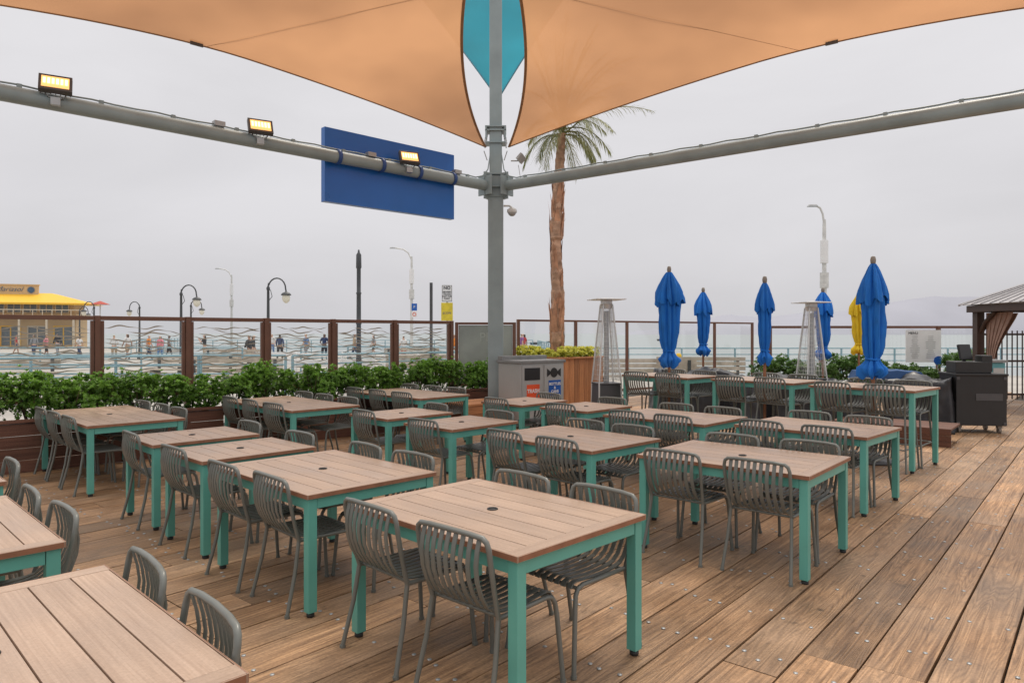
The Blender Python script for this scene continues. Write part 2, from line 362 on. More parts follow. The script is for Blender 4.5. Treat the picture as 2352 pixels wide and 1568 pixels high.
# deck planks
b=B(); th=rad(49.5); du=Vector((cos(th),sin(th),0)); dv=Vector((-sin(th),cos(th),0))
pw=.285; v=-15
fo=Vector((-6.95,9.1,0)); fd=Vector((.741,.671,0)); fn=Vector((-.671,.741,0))
nails=[]
while v<15:
    u=-8-R.random()*4
    while u<26:
        ln=R.uniform(3.4,5.2); c=du*(u+ln/2)+dv*(v+pw/2)
        if -9.5<c.x<16 and -1.5<c.y<19.5 and (c-fo).dot(fn)<1.2:
            wv=pw-R.uniform(.007,.016)
            b.box((c.x,c.y,-.02+R.uniform(-.0025,.0025)),(ln-.006,wv,.04),th+R.uniform(-.0006,.0006),uvo=(R.uniform(0,90),R.uniform(0,90)),rnd=R.random())
            j=math.ceil((u+.1)/.61)
            while j*.61<u+ln-.05:
                for q in(.05,.14,.235):
                    if R.random()<.75:
                        pp=du*(j*.61+R.uniform(-.07,.07))+dv*(v+q+R.uniform(-.02,.02))
                        if pp.y>1.5 and pp.y<12: nails.append(pp)
                j+=1
        u+=ln
    v+=pw
o=b.obj('deck',[m_deck,m_gap],bevel=.002); tag(o,kind='structure')
b=B(); b.add([(-9,-3,-.045),(17,-3,-.045),(17,20,-.045),(1,20,-.045),(-9.5,10,-.045)],[(0,1,2,3,4)])
tag(b.obj('deck_gap_shade_sheet',m_gap),kind='structure')  # added dark sheet: shade between the deck boards put into its colour
b=B()
for pp in nails:
    b.lathe([(.013,.002),(.012,.005),(.001,.006)],6,(pp.x,pp.y,0),caps=False)
tag(b.obj('deck_bolts',m_galv),label='scattered grey bolt heads set in deck boards',cat='bolts',kind='stuff')

# ------------------------------------------------------------------ tables
def table(name,lx,ly,h,label,cat='table',group='teal dining tables on the deck',hole=True):
    r=empty(name,label=label,cat=cat,group=group)
    b=B(); ew=.075; t=.024; nb=max(4,round(ly/.138)); bw=ly/nb
    for i in range(nb):
        y=-ly/2+bw*(i+.5); b.box((0,y,h-t/2),(lx-2*ew-.004,bw-.006,t),uvo=(R.uniform(0,50),R.uniform(0,50)),rnd=R.random())
    for sgn in(-1,1):
        b.box((sgn*(lx/2-ew/2),0,h-t/2+.0006),(ly,ew,t),rz=pi/2,uvo=(R.uniform(0,50),R.uniform(0,50)),rnd=R.random())
    b.box((0,0,h-t-.004),(lx-.02,ly-.02,.007),m=2)
    for sgn in(-1,1):
        b.box((0,sgn*(ly/2+.003),h-t/2-.001),(lx+.012,.006,t+.004),m=1)
        b.box((sgn*(lx/2+.003),0,h-t/2-.0015),(.006,ly-.001,t+.003),m=1)
    o=b.obj('tabletop',[m_top,m_edge,m_gap],r,bevel=.0015)
    if hole:
        b=B(); pts=[(.026*cos(a*pi/8),.026*sin(a*pi/8),h+.002) for a in range(16)]
        b.tube(pts,.005,6,closed=True); b.lathe([(.024,h+.0005),(.02,h+.0012)],16); b.obj('umbrella_hole_ring',m_black,r)
    b=B(); ah=.062; z=h-t-.008-ah/2; ins=.015; lw=.058
    for sgn in(-1,1):
        b.box((0,sgn*(ly/2-ins-.013),z),(lx-2*ins-2*lw+.002,.026,ah)); b.box((sgn*(lx/2-ins-.013),0,z),(.026,ly-2*ins-2*lw+.002,ah))
    b.obj('apron',m_teal,r,bevel=.002)
    for sx_ in(-1,1):
        for sy_ in(-1,1):
            x=sx_*(lx/2-ins-lw/2+.004); y=sy_*(ly/2-ins-lw/2+.004)
            b=B(); b.box((x,y,(h-t-.008+.03)/2),(lw,lw,h-t-.008-.03)); lg=b.obj('leg',m_teal,r,bevel=.003)
            b=B(); b.lathe([(.02,0),(.024,.004),(.024,.022),(.014,.024),(.014,.032)],12,(x,y,0)); b.obj('foot',m_black,lg)
    return r
def chair(name,H,label,group):
    r=empty(name,label=label,cat='chair',group=group); k=H-.45
    def P(l): return [(x,y,z+k) for x,y,z in l]
    b=B()
    half=[(.218,-.195,.44),(.228,-.235,.58),(.234,-.262,.70),(.234,-.273,.765),(.225,-.278,.797),(.203,-.282,.814),(.13,-.288,.82)]
    arch=half+[(0,-.292,.822)]+[(-x,y,z) for x,y,z in half[::-1]]
    b.tube(P(arch),.0128,8)
    xs=[-.18+.045*i for i in range(9)]
    for x in xs:
        c=(1-(x/.21)**2)*.02; tz=.812 if abs(x)<.15 else .806
        pr=[(-.272-c*.8,tz),(-.286-c,.75),(-.294-c,.69),(-.286-c,.62),(-.262-c*.8,.55),(-.228-c*.5,.49),(-.19-c*.2,.462)]
        b.ribbon(P([(x,y,z) for y,z in pr]),(1,0,0),.0255,.006)
    b.obj('backrest',m_chair,r)
    b=B()
    for x in xs:
        pr=[(-.19-(1-(x/.21)**2)*.004,.462),(-.14,.45),(-.06,.443),(.04,.443),(.13,.449),(.18,.452),(.206,.444),(.218,.424)]
        b.ribbon(P([(x,y,z) for y,z in pr]),(1,0,0),.028,.007)
    b.tube(P([(-.212,.19,.425),(.212,.19,.425)]),.010,6); b.tube(P([(-.212,-.17,.44),(.212,-.17,.44)]),.010,6)
    b.obj('seat',m_chair,r)
    for s_ in(-1,1):
        ex=k*.06
        b=B(); b.tube([(s_*.218,-.195,.44+k),(s_*.228,-.225,.25+k),(s_*(.245+ex),-.285-ex,.008)],.0125,8); b.lathe([(.016,0),(.016,.016)],8,(s_*(.245+ex),-.285-ex,0)); b.obj('leg',m_chair,r)
        b=B(); b.tube([(s_*.214,-.19,.44+k),(s_*.213,.0,.437+k),(s_*.213,.15,.437+k),(s_*.214,.19,.427+k),(s_*.217,.212,.395+k),(s_*.222,.222,.33+k),(s_*(.238+ex),.25+ex,.008)],.0125,8); b.lathe([(.016,0),(.016,.016)],8,(s_*(.238+ex),.25+ex,0)); b.obj('leg',m_chair,r)
    if k>.1:
        z=.28
        b=B(); b.tube([(-.238,-.27,z),(.238,-.27,z)],.009,6); b.tube([(-.235,.25,z),(.235,.25,z)],.009,6)
        for s_ in(-1,1): b.tube([(s_*.238,-.27,z),(s_*.235,.25,z)],.009,6)
        b.obj('footrest',m_chair,r)
    return r
pc=Proto(chair('dining_chair',.45,'grey slatted metal dining chair tucked at a wooden table','grey dining chairs on the deck'))
ps=Proto(chair('bar_chair',.70,'tall grey slatted metal bar chair at a high table','grey bar chairs at the high tables'))
h=.745
p4=Proto(table('dining_table',1.32,.98,h,'teal metal dining table with brown planked top'))
p6=Proto(table('long_dining_table',2.0,.98,h,'long teal dining table with brown planked top',group='long teal dining tables'))
p2=Proto(table('small_dining_table',.78,.95,h,'small square teal table with brown planked top',group='small teal tables'))
pb=Proto(table('bar_table',1.3,.92,1.01,'high teal bar table with brown planked top and umbrella',group='high teal bar tables'))
D=rad(-44.3)
def setup(proto,x,y,a,lx,ly,near,far,cp=pc,jit=.02):
    proto.put((x,y,0),a)
    M=Matrix.Rotation(a,3,'Z')
    for side,xs in((-1,near),(1,far)):
        for q in xs:
            lo=Vector((q+R.uniform(-jit,jit),side*(ly/2-.20+R.uniform(-.03,.02)),0)); wp=M@lo+Vector((x,y,0))
            cp.put(wp,a+(0 if side<0 else pi)+R.uniform(-.06,.06))
four=[-.31,.31]
setup(p4,-.107,3.824,D,1.32,.98,four,four)
setup(p4,-1.347,4.962,D,1.32,.98,four,four)
setup(p4,1.82,5.50,rad(-40.5),1.32,.98,four,four)
setup(p4,.547,6.513,rad(-46),1.32,.98,four,four)
setup(p4,1.90,8.16,D,1.32,.98,four,four)
setup(p4,3.175,7.265,rad(-45.5),1.32,.98,four,four)
setup(p4,-1.57,2.09,D,1.32,.98,[],[-.385,.275],jit=.005)
setup(p4,-2.89,3.34,D,1.32,.98,[],[-.31,.28])
setup(p4,-4.12,4.66,D,1.32,.98,[],four)
for x,y in((-2.283,5.854),(-3.04,6.62),(-1.338,8.43),(-.55,7.58),(.18,9.94),(.98,9.2)):
    setup(p2,x,y,D+R.uniform(-.02,.02),.78,.95,[0],[0])
six=[-.62,0,.62]
for x,y in((-4.79,8.29),(-3.11,9.71),(-1.73,11.33)):
    setup(p6,x,y,D,2.0,.98,six,six)
BT=[(4.79,9.24),(3.84,10.53),(2.65,11.66)]
for x,y in BT: setup(pb,x,y,rad(-48),1.3,.92,[-.31,.31],[-.31,.31],cp=ps)

# ------------------------------------------------------------------ umbrellas
def umbrella(name,m,z0,z1,rw,label,seed,base=True):
    r=empty(name,label=label,cat='umbrella',group='closed patio umbrellas'); q=random.Random(seed)
    b=B(); b.tube([(0,0,.02),(0,0,z1-.06)],.022,10); b.obj('pole',m_pole,r)
    b=B(); b.lathe([(.01,z1-.11),(.03,z1-.10),(.036,z1-.05),(.028,z1-.01),(.012,z1)],12); b.obj('finial',m_finial,r)
    H=z1-.10-z0; ph=[q.uniform(0,6.3) for _ in range(4)]
    def fold(am,k,tw):
        def f(a,z,i):
            g=(z-z0)/H
            s_=abs(sin(a*k/2+ph[0]+tw*g+.25*sin(3*g+ph[3])))
            return 1-am*(1-s_)**1.3+ .13*sin(2*a+ph[1]+2*g)+.08*sin(5*a+ph[2]-7*g)+.06*sin(17*a+ph[3]+14*g)+.05*sin(29*a-11*g)
        return f
    P0=[(0,.62),(.015,.82),(.04,1.02),(.075,1.0),(.105,.72),(.14,.52),(.165,.50),(.2,.64),(.27,.76),(.36,.82),(.47,.86),(.58,.88),(.68,.92),(.78,.90),(.86,.74),(.93,.50),(.97,.34),(1,.2)]
    pr=[(rw*k,z0+H*g) for g,k in P0]
    b=B(); b.lathe(pr,96,fn=fold(.46,8,1.2)); cn_o=b.obj('canopy',m,r)
    for v_ in cn_o.data.vertices:
        if v_.co.z<z0+H*.06:
            a=math.atan2(v_.co.y,v_.co.x); v_.co.z+=.035*sin(4*a+ph[0])-.02*sin(7*a+ph[1])
    b=B(); rr=rw*.52; pts=[(rr*(1+.08*sin(3*a))*cos(a),rr*(1+.08*sin(3*a))*sin(a),z0+H*.155+.01*sin(a)) for a in [i*2*pi/20 for i in range(20)]]
    b.tube(pts,.012,6,closed=True); b.obj('strap',m,r)
    pr2=[(rw*k,z0+H*g) for g,k in((.70,1.22),(.73,1.18),(.79,1.08),(.86,.86),(.93,.58),(.97,.4),(.998,.24))]
    def ff(a,z,i): return fold(.5,8,1.0)(a,z,i)
    b=B(); n=96; vs=[]
    for i,(rr,z) in enumerate(pr2):
        for k in range(n):
            a=2*pi*k/n; f=ff(a,z,i); dz=(.09*abs(sin(4*a+ph[0]))+.03*sin(3*a+ph[2])) if i==0 else 0
            vs.append((rr*f*cos(a),rr*f*sin(a),z-dz))
    b.add(vs,[(i*n+k,i*n+(k+1)%n,(i+1)*n+(k+1)%n,(i+1)*n+k) for i in range(len(pr2)-1) for k in range(n)],sm=True); b.obj('vent_flap',m,r)
    if base:
        b=B(); b.lathe([(.25,0),(.26,.01),(.26,.035),(.1,.05),(.05,.06),(.035,.08),(.035,.3)],24); b.obj('base',m_dkgrey,r)
    return r
um=[(4.79,9.24,1.14,2.73,.165,m_umb,'blue'),(3.82,10.53,1.26,2.57,.118,m_umb,'blue'),(2.63,11.66,1.16,2.83,.175,m_umb,'blue'),
    (3.98,14.5,1.27,2.66,.155,m_umb,'blue'),(6.47,14.5,1.2,2.66,.18,m_umb,'blue'),(7.72,15.5,1.27,2.68,.15,m_umby,'yellow')]
for i,(x,y,z0,z1,rw,m,c) in enumerate(um):
    u=umbrella('patio_umbrella',m,z0,z1,rw,('closed %s canvas umbrella standing through a high bar table' if i<3 else 'closed %s canvas umbrella by the glass fence')%c,i+3); u.location=(x,y,0); u.rotation_euler[2]=i*1.1

# ------------------------------------------------------------------ heaters
m_tube=mat('heater_tube',(.42,.43,.43),.15,metal=.3)
def heater():
    r=empty('patio_heater',label='tall pyramid patio heater with steel frame and wire guard',cat='patio heater',group='pyramid patio heaters')
    b=B(); b.box((0,0,.42),(.46,.46,.78),taper=.86); b.box((0,0,.02),(.5,.5,.04)); b.box((0,0,.83),(.42,.42,.03)); b.obj('base_cabinet',m_dkgrey,r,bevel=.006)
    b=B()
    for sx_ in(-1,1):
        for sy_ in(-1,1): b.tube([(sx_*.21,sy_*.21,.04),(sx_*.20,sy_*.20,.84),(sx_*.085,sy_*.085,2.2)],.014,6)
    b.obj('frame',m_chrome,r)
    b=B()
    for i in range(16):
        t=i/15; z=.9+1.25*t; q=.19*(1-t)+.083*t
        c=[(-q,-q,z),(q,-q,z),(q,q,z),(-q,q,z)]
        b.tube(c,.003,4,closed=True)
    for i in range(-3,4):
        for a in range(4):
            M=Matrix.Rotation(a*pi/2,3,'Z'); b.tube([M@Vector((i/3.5*.19,-.19,.88)),M@Vector((i/3.5*.083,-.083,2.17))],.003,4)
    b.obj('wire_guard',m_chrome,r)
    b=B(); b.lathe([(.045,.85),(.045,2.1)],16); b.obj('glass_tube',m_tube,r)
    b=B(); b.lathe([(.09,2.14),(.11,2.2),(.12,2.22)],16); b.box((0,0,2.255),(.16,.16,.07)); b.box((0,0,2.30),(.54,.54,.018)); b.box((0,0,2.318),(.50,.50,.018),taper=.2); b.obj('reflector_cap',m_chrome,r,bevel=.003)
    return r
ph=Proto(heater()); ph.put((1.66,12.25,0),rad(12)); ph.put((5.8,13.5,0),rad(8))

# ------------------------------------------------------------------ canopy frame
cf=empty('canopy_frame',(-.31,13.3,0),label='grey steel canopy column with two long pipe beams',cat='canopy frame')
b=B(); b.box((0,0,2.35),(.29,.29,4.7)); b.box((0,0,6.9),(.235,.235,4.4)); b.obj('column',m_steel,cf,bevel=.02)
b=B(); b.box((0,0,4.47),(.42,.42,.02)); b.box((0,0,4.72),(.36,.36,.03)); b.box((0,0,4.30),(.36,.36,.02))
for a in(rad(223),rad(-38)):
    dd=Vector((cos(a),sin(a),0)); b.box(dd*.27+Vector((0,0,4.49)),(.03,.36,.36),rz=a)
    b.box(dd*.2+Vector((0,0,4.33)),(.2,.02,.18),rz=a); b.box(dd*.2+Vector((0,0,4.66)),(.2,.02,.18),rz=a)
b.obj('bracket',m_steel,cf,bevel=.003)
b=B()
for z in(5.55,5.62,5.32): b.box((0,0,z),(.4,.3,.025))
for s_ in(-1,1): b.box((s_*.18,-.05,5.5),(.03,.2,.22))
b.obj('bracket',m_steel,cf,bevel=.003)
LB=Vector((-.729,-.684,0)).normalized(); RB=Vector((.79,-.613,0)).normalized()
b=B(); b.tube([LB*.25+Vector((0,0,4.49)),LB*12+Vector((0,0,4.49))],.098,24); b.obj('beam',m_steel,cf)
b=B(); b.tube([RB*.25+Vector((0,0,4.49)),RB*12.5+Vector((0,0,4.49))],.098,24); b.obj('beam',m_steel,cf)
for Dd in(LB,RB):
    b=B(); pts=[]
    for i in range(45):
        pts.append(Dd*(.5+i*.25)+Vector((0,0,4.608+.012*(i%3==1))))
    b.tube([Dd*.14+Vector((0,0,5.1)),Dd*.2+Vector((0,0,4.8)),Dd*.33+Vector((0,0,4.66))]+pts,.012,6)
    for i in range(0,14): b.box(Dd*(.7+i*.85)+Vector((0,0,4.605)),(.05,.05,.045),rz=math.atan2(Dd.y,Dd.x))
    b.obj('cable_conduit',m_steel,cf)
for t in(.95,2.75,5.2,7.9):
    b=B(); b.box(LB*t+Vector((0,0,4.63)),(.15,.11,.07),rz=math.atan2(LB.y,LB.x)); b.obj('junction_box',m_galv,cf,bevel=.004)
for s_ in(-1,1):
    b=B(); pts=[]
    b.tube([(s_*.16,-.1,5.5),(s_*.2,-.15,5.3),(s_*.20,-.15,5.2)],.012,6)
    for k in range(5):
        z=5.48-k*.045; b.tube([(s_*(.165+.008*k)+.02*cos(q*pi/4),-.11-.006*k,z+.028*sin(q*pi/4)) for q in range(8)],.007,5,closed=True)
    b.obj('turnbuckle',m_galv,cf)
    b=B(); b.tube([(s_*.16,-.1,4.98),(s_*.22,-.14,5.15)],.01,6); b.obj('shackle',m_galv,cf)
sc_=empty('security_camera',(0.0,13.2,4.0),label='white dome security camera fixed to the grey column',cat='security camera')
b=B(); b.tube([(-.16,.0,.12),(-.05,0,.12),(0,0,.08)],.018,8); b.lathe([(.04,.08),(.09,.05),(.095,0),(.09,-.01)],20); b.obj('housing',m_palegal,sc_)
b=B(); b.lathe([(.075,-.01),(.07,-.04),(.04,-.07),(.005,-.078)],20); b.obj('dome_lens',m_galv,sc_)

# flood lights
def flood():
    r=empty('flood_light',label='lit warm rectangular flood light on grey beam',cat='flood light',group='lit flood lights along the beam')
    Mx=Matrix.Rotation(rad(-28),3,'X')
    b=B(); b.box((0,0,.17),(.34,.07,.235),mat=Mx)
    for i in range(7): b.box(Vector((-.15+.05*i,0,.17))+Mx@Vector((0,.05,0)),(.008,.05,.2),mat=Mx)
    b.obj('housing',m_dkgrey,r,bevel=.004)
    b=B(); b.box(Vector((0,0,.17))+Mx@Vector((0,-.038,0)),(.28,.006,.165),mat=Mx); b.obj('lens',m_lamp,r)
    b=B()
    for i in range(6):
        b.box(Vector((0,0,.17))+Mx@Vector((-.11+.044*i,-.044,.01)),(.026,.004,.085),mat=Mx)
    b.obj('led_strip',m_led,r)
    b=B(); b.box((0,.03,.02),(.16,.05,.012)); b.tube([(-.07,0,.02),(-.10,.03,.05),(-.11,.03,.16)],.01,6); b.tube([(.07,0,.02),(.10,.03,.05),(.11,.03,.16)],.01,6); b.box((0,.02,-.03),(.1,.10,.09)); b.obj('bracket',m_galv,r,bevel=.002)
    return r
pf=Proto(flood())
for t in(7.16,4.66,2.08):
    p_=Vector((-.31,13.3,4.50))+LB*t+Vector((.684,-.729,0))*.13; pf.put(p_,rad(30 if t>3 else 25))
fl=empty('spot_light',(.10,13.15,4.98),label='unlit dark flood light tilted on column arm',cat='flood light')
b=B(); M=Matrix.Rotation(rad(42),3,'Y')@Matrix.Rotation(rad(50),3,'Z'); b.box((.07,-.03,.02),(.17,.055,.14),mat=M); b.obj('housing',m_galv,fl,bevel=.004)
b=B(); b.tube([(-.12,0,-.02),(0,0,-.02),(.05,-.02,-.02)],.014,6); b.tube([(.02,0,-.1),(.06,0,-.35),(-.1,0,-.5)],.006,5); b.obj('bracket',m_galv,fl)

# sign
ang=math.atan2(LB.y,LB.x)+pi
sp=Vector((-.31,13.3,0))+LB*2.20+Vector((-.684,.729,0))*.20
sg=empty('blue_sign',(sp.x,sp.y,4.385),ang,label='large blank blue rectangular sign clamped behind grey beam',cat='sign')
b=B(); b.box((0,0,0),(2.60,.12,1.18)); b.obj('panel',m_sign,sg,bevel=.004)
for x in(-1.15,-.35,.4,1.15):
    b=B(); b.tube([(x,-.20+.110*cos(a*pi/10),.105+.110*sin(a*pi/10)) for a in range(20)],.012,6,closed=True,flat=3); b.box((x,-.09,.105),(.05,.07,.14)); b.obj('clamp',m_clamp,sg)

# shade sails
def sail(name,A,Bp,C,bAB,bAC,m,mh,ms,label,hem=.022,seams=(.45,),droop=0):
    A,Bp,C=map(Vector,(A,Bp,C)); G=(A+Bp+C)/3
    def inward(P,Q):
        d=(Q-P).normalized(); mid=(P+Q)/2; g=G-mid; g=g-d*g.dot(d); return g.normalized()
    iab,iac=inward(A,Bp),inward(A,C); nu,nv=36,20
    def E(P,Q,i,bw,u):
        p=P.lerp(Q,u)+i*bw*4*u*(1-u)
        if Q is Bp: p=p-Vector((0,0,droop*max(0,u-.40)**1.6))
        return p
    r=empty(name,label=label,cat='shade sail'); b=B(); vs=[]
    nrm=(Bp-A).cross(C-A).normalized()
    if nrm.z<0:nrm=-nrm
    for i in range(nu+1):
        u=i/nu; P=E(A,Bp,iab,bAB,u);Q=E(A,C,iac,bAC,u)
        for j in range(nv+1):
            v=j/nv; vs.append(P.lerp(Q,v)+nrm*.08*noise.noise(P.lerp(Q,v)*.8)*min(1,u*6)*sin(pi*v))
    b.add(vs,[(i*(nv+1)+j,(i+1)*(nv+1)+j,(i+1)*(nv+1)+j+1,i*(nv+1)+j+1) for i in range(nu) for j in range(nv)],sm=True)
    b.obj('fabric',m,r)
    for (Q_,ii,bw) in((Bp,iab,bAB),(C,iac,bAC)):
        b=B(); pts=[E(A,Q_,ii,bw,k/40) for k in range(41)]
        b.tube(pts,hem,6,flat=.35); b.obj('hem',mh,r)
    for s0 in seams:
        b=B(); P0=E(A,Bp,iab,bAB,s0); Q0=E(A,C,iac,bAC,min(1,s0*.9+.35)); pts=[]
        for k in range(25):
            t=k/24; pts.append(P0.lerp(Q0,t)-nrm*.012)
        b.tube(pts,.006,4,flat=.3); b.obj('seam',ms,r)
    return r,E,iab,A,Bp
s1,E,i1,A1,B1=sail('shade_sail',(-.50,13.15,5.22),(-9.5,6.2,6.03),(-.3,8,6.7),.45,.36,m_orange,m_hem,m_seam_o,'orange fabric shade sail stretched from the grey column',droop=2.2)
p_=E(A1,B1,i1,.45,.46); b=B(); b.box(p_+Vector((.03,-.03,.0)),(.17,.02,.07),rz=.75); b.obj('label_tag',m_dkgrey,s1)
s2,E,i2,A2,B2=sail('shade_sail',(-.06,13.15,5.22),(9.7,6.6,6.10),(-.2,8,6.7),.42,.34,m_orange,m_hem,m_seam_o,'orange fabric shade sail with palm shadow, tied to column',droop=2.0)
p_=E(A2,B2,i2,.42,.485); b=B(); b.box(p_+Vector((-.03,-.03,0)),(.16,.02,.07),rz=-.65); b.obj('label_tag',m_dkgrey,s2)
s3=sail('shade_sail',(-.27,13.6,6.27),(-4.17,18.1,12.5),(2.6,17.2,11.7),.1,.1,m_blues,m_hemb,m_seam_b,'turquoise blue shade sail stretched up behind the column',seams=())

# ------------------------------------------------------------------ planters, fence
po=Vector((-6.2,8.34,0)); fdv=Vector((.741,.671,0)); fa=math.atan2(.671,.741)
pl=empty('long_planter',(po.x,po.y,0),fa,label='long dark brown board planter filled with green shrubs',cat='planter')
b=B()
for a_,b_ in((-3.5,2.7),(2.72,5.6),(5.62,8.4)):
    for i in range(4):
        b.box(((a_+b_)/2,.02,.075+i*.15),(b_-a_,.035,.144),uvo=(R.uniform(0,50),R.uniform(0,50)),rnd=R.random())
b.box((8.42,.42,.3),(.8,.035,.6),rz=pi/2,uvo=(3,5))
b.box((2.45,.035,.63),(11.9,.11,.035),uvo=(1,1),rnd=.6)
b.obj('side_boards',m_planter,pl,bevel=.003)
b=B(); b.box((2.45,.45,.54),(11.8,.8,.06)); b.obj('soil_bed',m_soil,pl)
lb=empty('low_planter_box',(-.62,12.55,0),fa,label='low reddish brown wooden box at the column foot',cat='planter')
b=B()
for i in range(3):
    b.box((0,-.33,.075+i*.15),(1.0,.035,.144),uvo=(i*7,3),rnd=R.random()); b.box((.5,0,.075+i*.15),(.62,.035,.144),rz=pi/2,uvo=(i*7,9),rnd=R.random())
b.box((0,0,.468),(1.06,.72,.035),uvo=(2,2),rnd=.7); b.obj('side_boards',m_redwood,lb,bevel=.003)
gf=empty('glass_fence',(-6.85,9.05,0),fa,label='brown framed glass fence panels with etched waves',cat='fence')
posts=[-2.47,-1.22,.03,1.28,2.5,3.73,4.95,6.23,7.57]
for t in posts:
    b=B(); b.box((t,0,.98),(.07,.10,1.96)); b.obj('post',m_brownmetal,gf,bevel=.004)
for a_,b_ in zip(posts[:-1],posts[1:]):
    x0,x1=a_+.038,b_-.038; cx=(x0+x1)/2; wd=x1-x0
    b=B(); b.box((cx,0,1.925),(wd-.002,.07,.06)); b.box((cx,0,.80),(wd-.002,.07,.07))
    for s_ in(x0+.024,x1-.024): b.box((s_,0,1.363),(.045,.05,1.05))
    b.obj('frame',m_brownmetal,gf,bevel=.003)
    b=B(); b.add([(x0+.04,0,.83),(x1-.04,0,.83),(x1-.04,0,1.9),(x0+.04,0,1.9)],[(0,1,2,3)]); g=b.obj('glass_pane',m_glass,gf)
    b=B(); q=random.Random(int(a_*10)+50); x0+=.03; x1-=.03
    for i in range(17):
        z=.90+i*.056+q.uniform(-.015,.015); am=q.uniform(.012,.028); k=q.uniform(1.6,2.8)*2*pi/wd; ph_=q.uniform(0,6.3)
        u0=x0+.02+ (q.uniform(0,.35) if q.random()<.5 else 0); u1=x1-.02-(q.uniform(0,.35) if q.random()<.5 else 0)
        pts=[];ws=[]
        for s_ in range(37):
            u=u0+(u1-u0)*s_/36; pts.append((u,-.006,z+am*sin(k*u+ph_)+.006*sin(k*2.3*u))); ws.append((.004+.017*abs(sin(k*.5*u+ph_*2)))*min(1,min(s_,36-s_)/5+.1))
        vs=[]
        for pnt,ww in zip(pts,ws): vs+=[(pnt[0],pnt[1],pnt[2]-ww/2),(pnt[0],pnt[1],pnt[2]+ww/2)]
        b.add(vs,[(2*j,2*j+2,2*j+3,2*j+1) for j in range(36)])
    b.obj('etched_waves',m_etch,g)

def leafcloud(b,c,rx,ry,rz_,nros,nl,ll,lw,q,up=.45,dark=0,shell=.55):
    for i in range(nros):
        dr=Vector((q.gauss(0,1),q.gauss(0,1),q.gauss(.25,1))).normalized(); rr=shell+(1-shell)*q.random()**.5
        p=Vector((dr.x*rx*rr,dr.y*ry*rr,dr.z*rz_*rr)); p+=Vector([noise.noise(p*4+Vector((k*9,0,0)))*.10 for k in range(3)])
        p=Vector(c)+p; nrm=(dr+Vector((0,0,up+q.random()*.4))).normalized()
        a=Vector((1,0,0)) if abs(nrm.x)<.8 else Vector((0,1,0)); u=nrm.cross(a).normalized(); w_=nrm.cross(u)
        base=.10+.55*(.5+.5*dr.z)*rr+q.uniform(-.15,.2)-dark  # lower and inner leaves darker: shade within the clump put into leaf tone
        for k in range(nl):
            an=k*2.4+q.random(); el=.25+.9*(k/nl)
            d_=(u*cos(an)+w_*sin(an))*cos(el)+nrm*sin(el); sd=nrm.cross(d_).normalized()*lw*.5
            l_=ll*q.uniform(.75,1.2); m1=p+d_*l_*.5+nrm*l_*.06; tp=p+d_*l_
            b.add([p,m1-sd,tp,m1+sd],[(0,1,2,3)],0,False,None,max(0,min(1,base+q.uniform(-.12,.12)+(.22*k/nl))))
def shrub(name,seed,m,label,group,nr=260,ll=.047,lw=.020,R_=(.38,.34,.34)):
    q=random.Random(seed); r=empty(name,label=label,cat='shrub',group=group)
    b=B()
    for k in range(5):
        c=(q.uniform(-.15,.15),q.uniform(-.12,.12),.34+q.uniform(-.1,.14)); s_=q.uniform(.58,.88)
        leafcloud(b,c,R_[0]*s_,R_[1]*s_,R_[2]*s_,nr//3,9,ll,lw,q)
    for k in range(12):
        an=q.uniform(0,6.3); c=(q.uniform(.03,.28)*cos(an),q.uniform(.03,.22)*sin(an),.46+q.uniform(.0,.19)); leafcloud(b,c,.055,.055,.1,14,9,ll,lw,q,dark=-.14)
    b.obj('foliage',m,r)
    b=B()
    for k in range(9):
        an=q.uniform(0,6.3); rr=q.uniform(.08,.25); b.tube([(.02*cos(an),.02*sin(an),0),(rr*.5*cos(an),rr*.5*sin(an),.22),(rr*cos(an),rr*sin(an),.48)],[.011,.008,.004],5)
    b.obj('stem',m_stem,r)
    return r
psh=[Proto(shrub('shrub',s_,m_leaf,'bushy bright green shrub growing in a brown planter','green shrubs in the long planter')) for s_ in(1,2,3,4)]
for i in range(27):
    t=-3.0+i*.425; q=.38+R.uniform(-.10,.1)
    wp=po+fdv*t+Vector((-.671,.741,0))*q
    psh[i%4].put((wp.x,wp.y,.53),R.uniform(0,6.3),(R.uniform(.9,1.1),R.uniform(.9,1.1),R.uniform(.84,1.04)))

mb=empty('menu_board',(-.56,14.75,0),rad(4),label='brown framed glazed menu board with faded lettering',cat='menu board')
b=B(); 
for x in(-.61,.61): b.box((x,0,.97),(.07,.07,1.94))
b.box((0,0,1.915),(1.148,.06,.05)); b.box((0,0,.62),(1.148,.06,.06)); b.obj('frame',m_brownmetal,mb,bevel=.004)
b=B(); b.box((0,0,1.27),(1.14,.03,1.22)); b.obj('panel',m_board,mb)
text('PEN',.26,mb,(.10,-.0165,1.62),FR,m_boardtxt); text('AT',.24,mb,(.2,-.0165,1.33),FR,m_boardtxt); text('MEN',.26,mb,(.05,-.0165,1.04),FR,m_boardtxt)

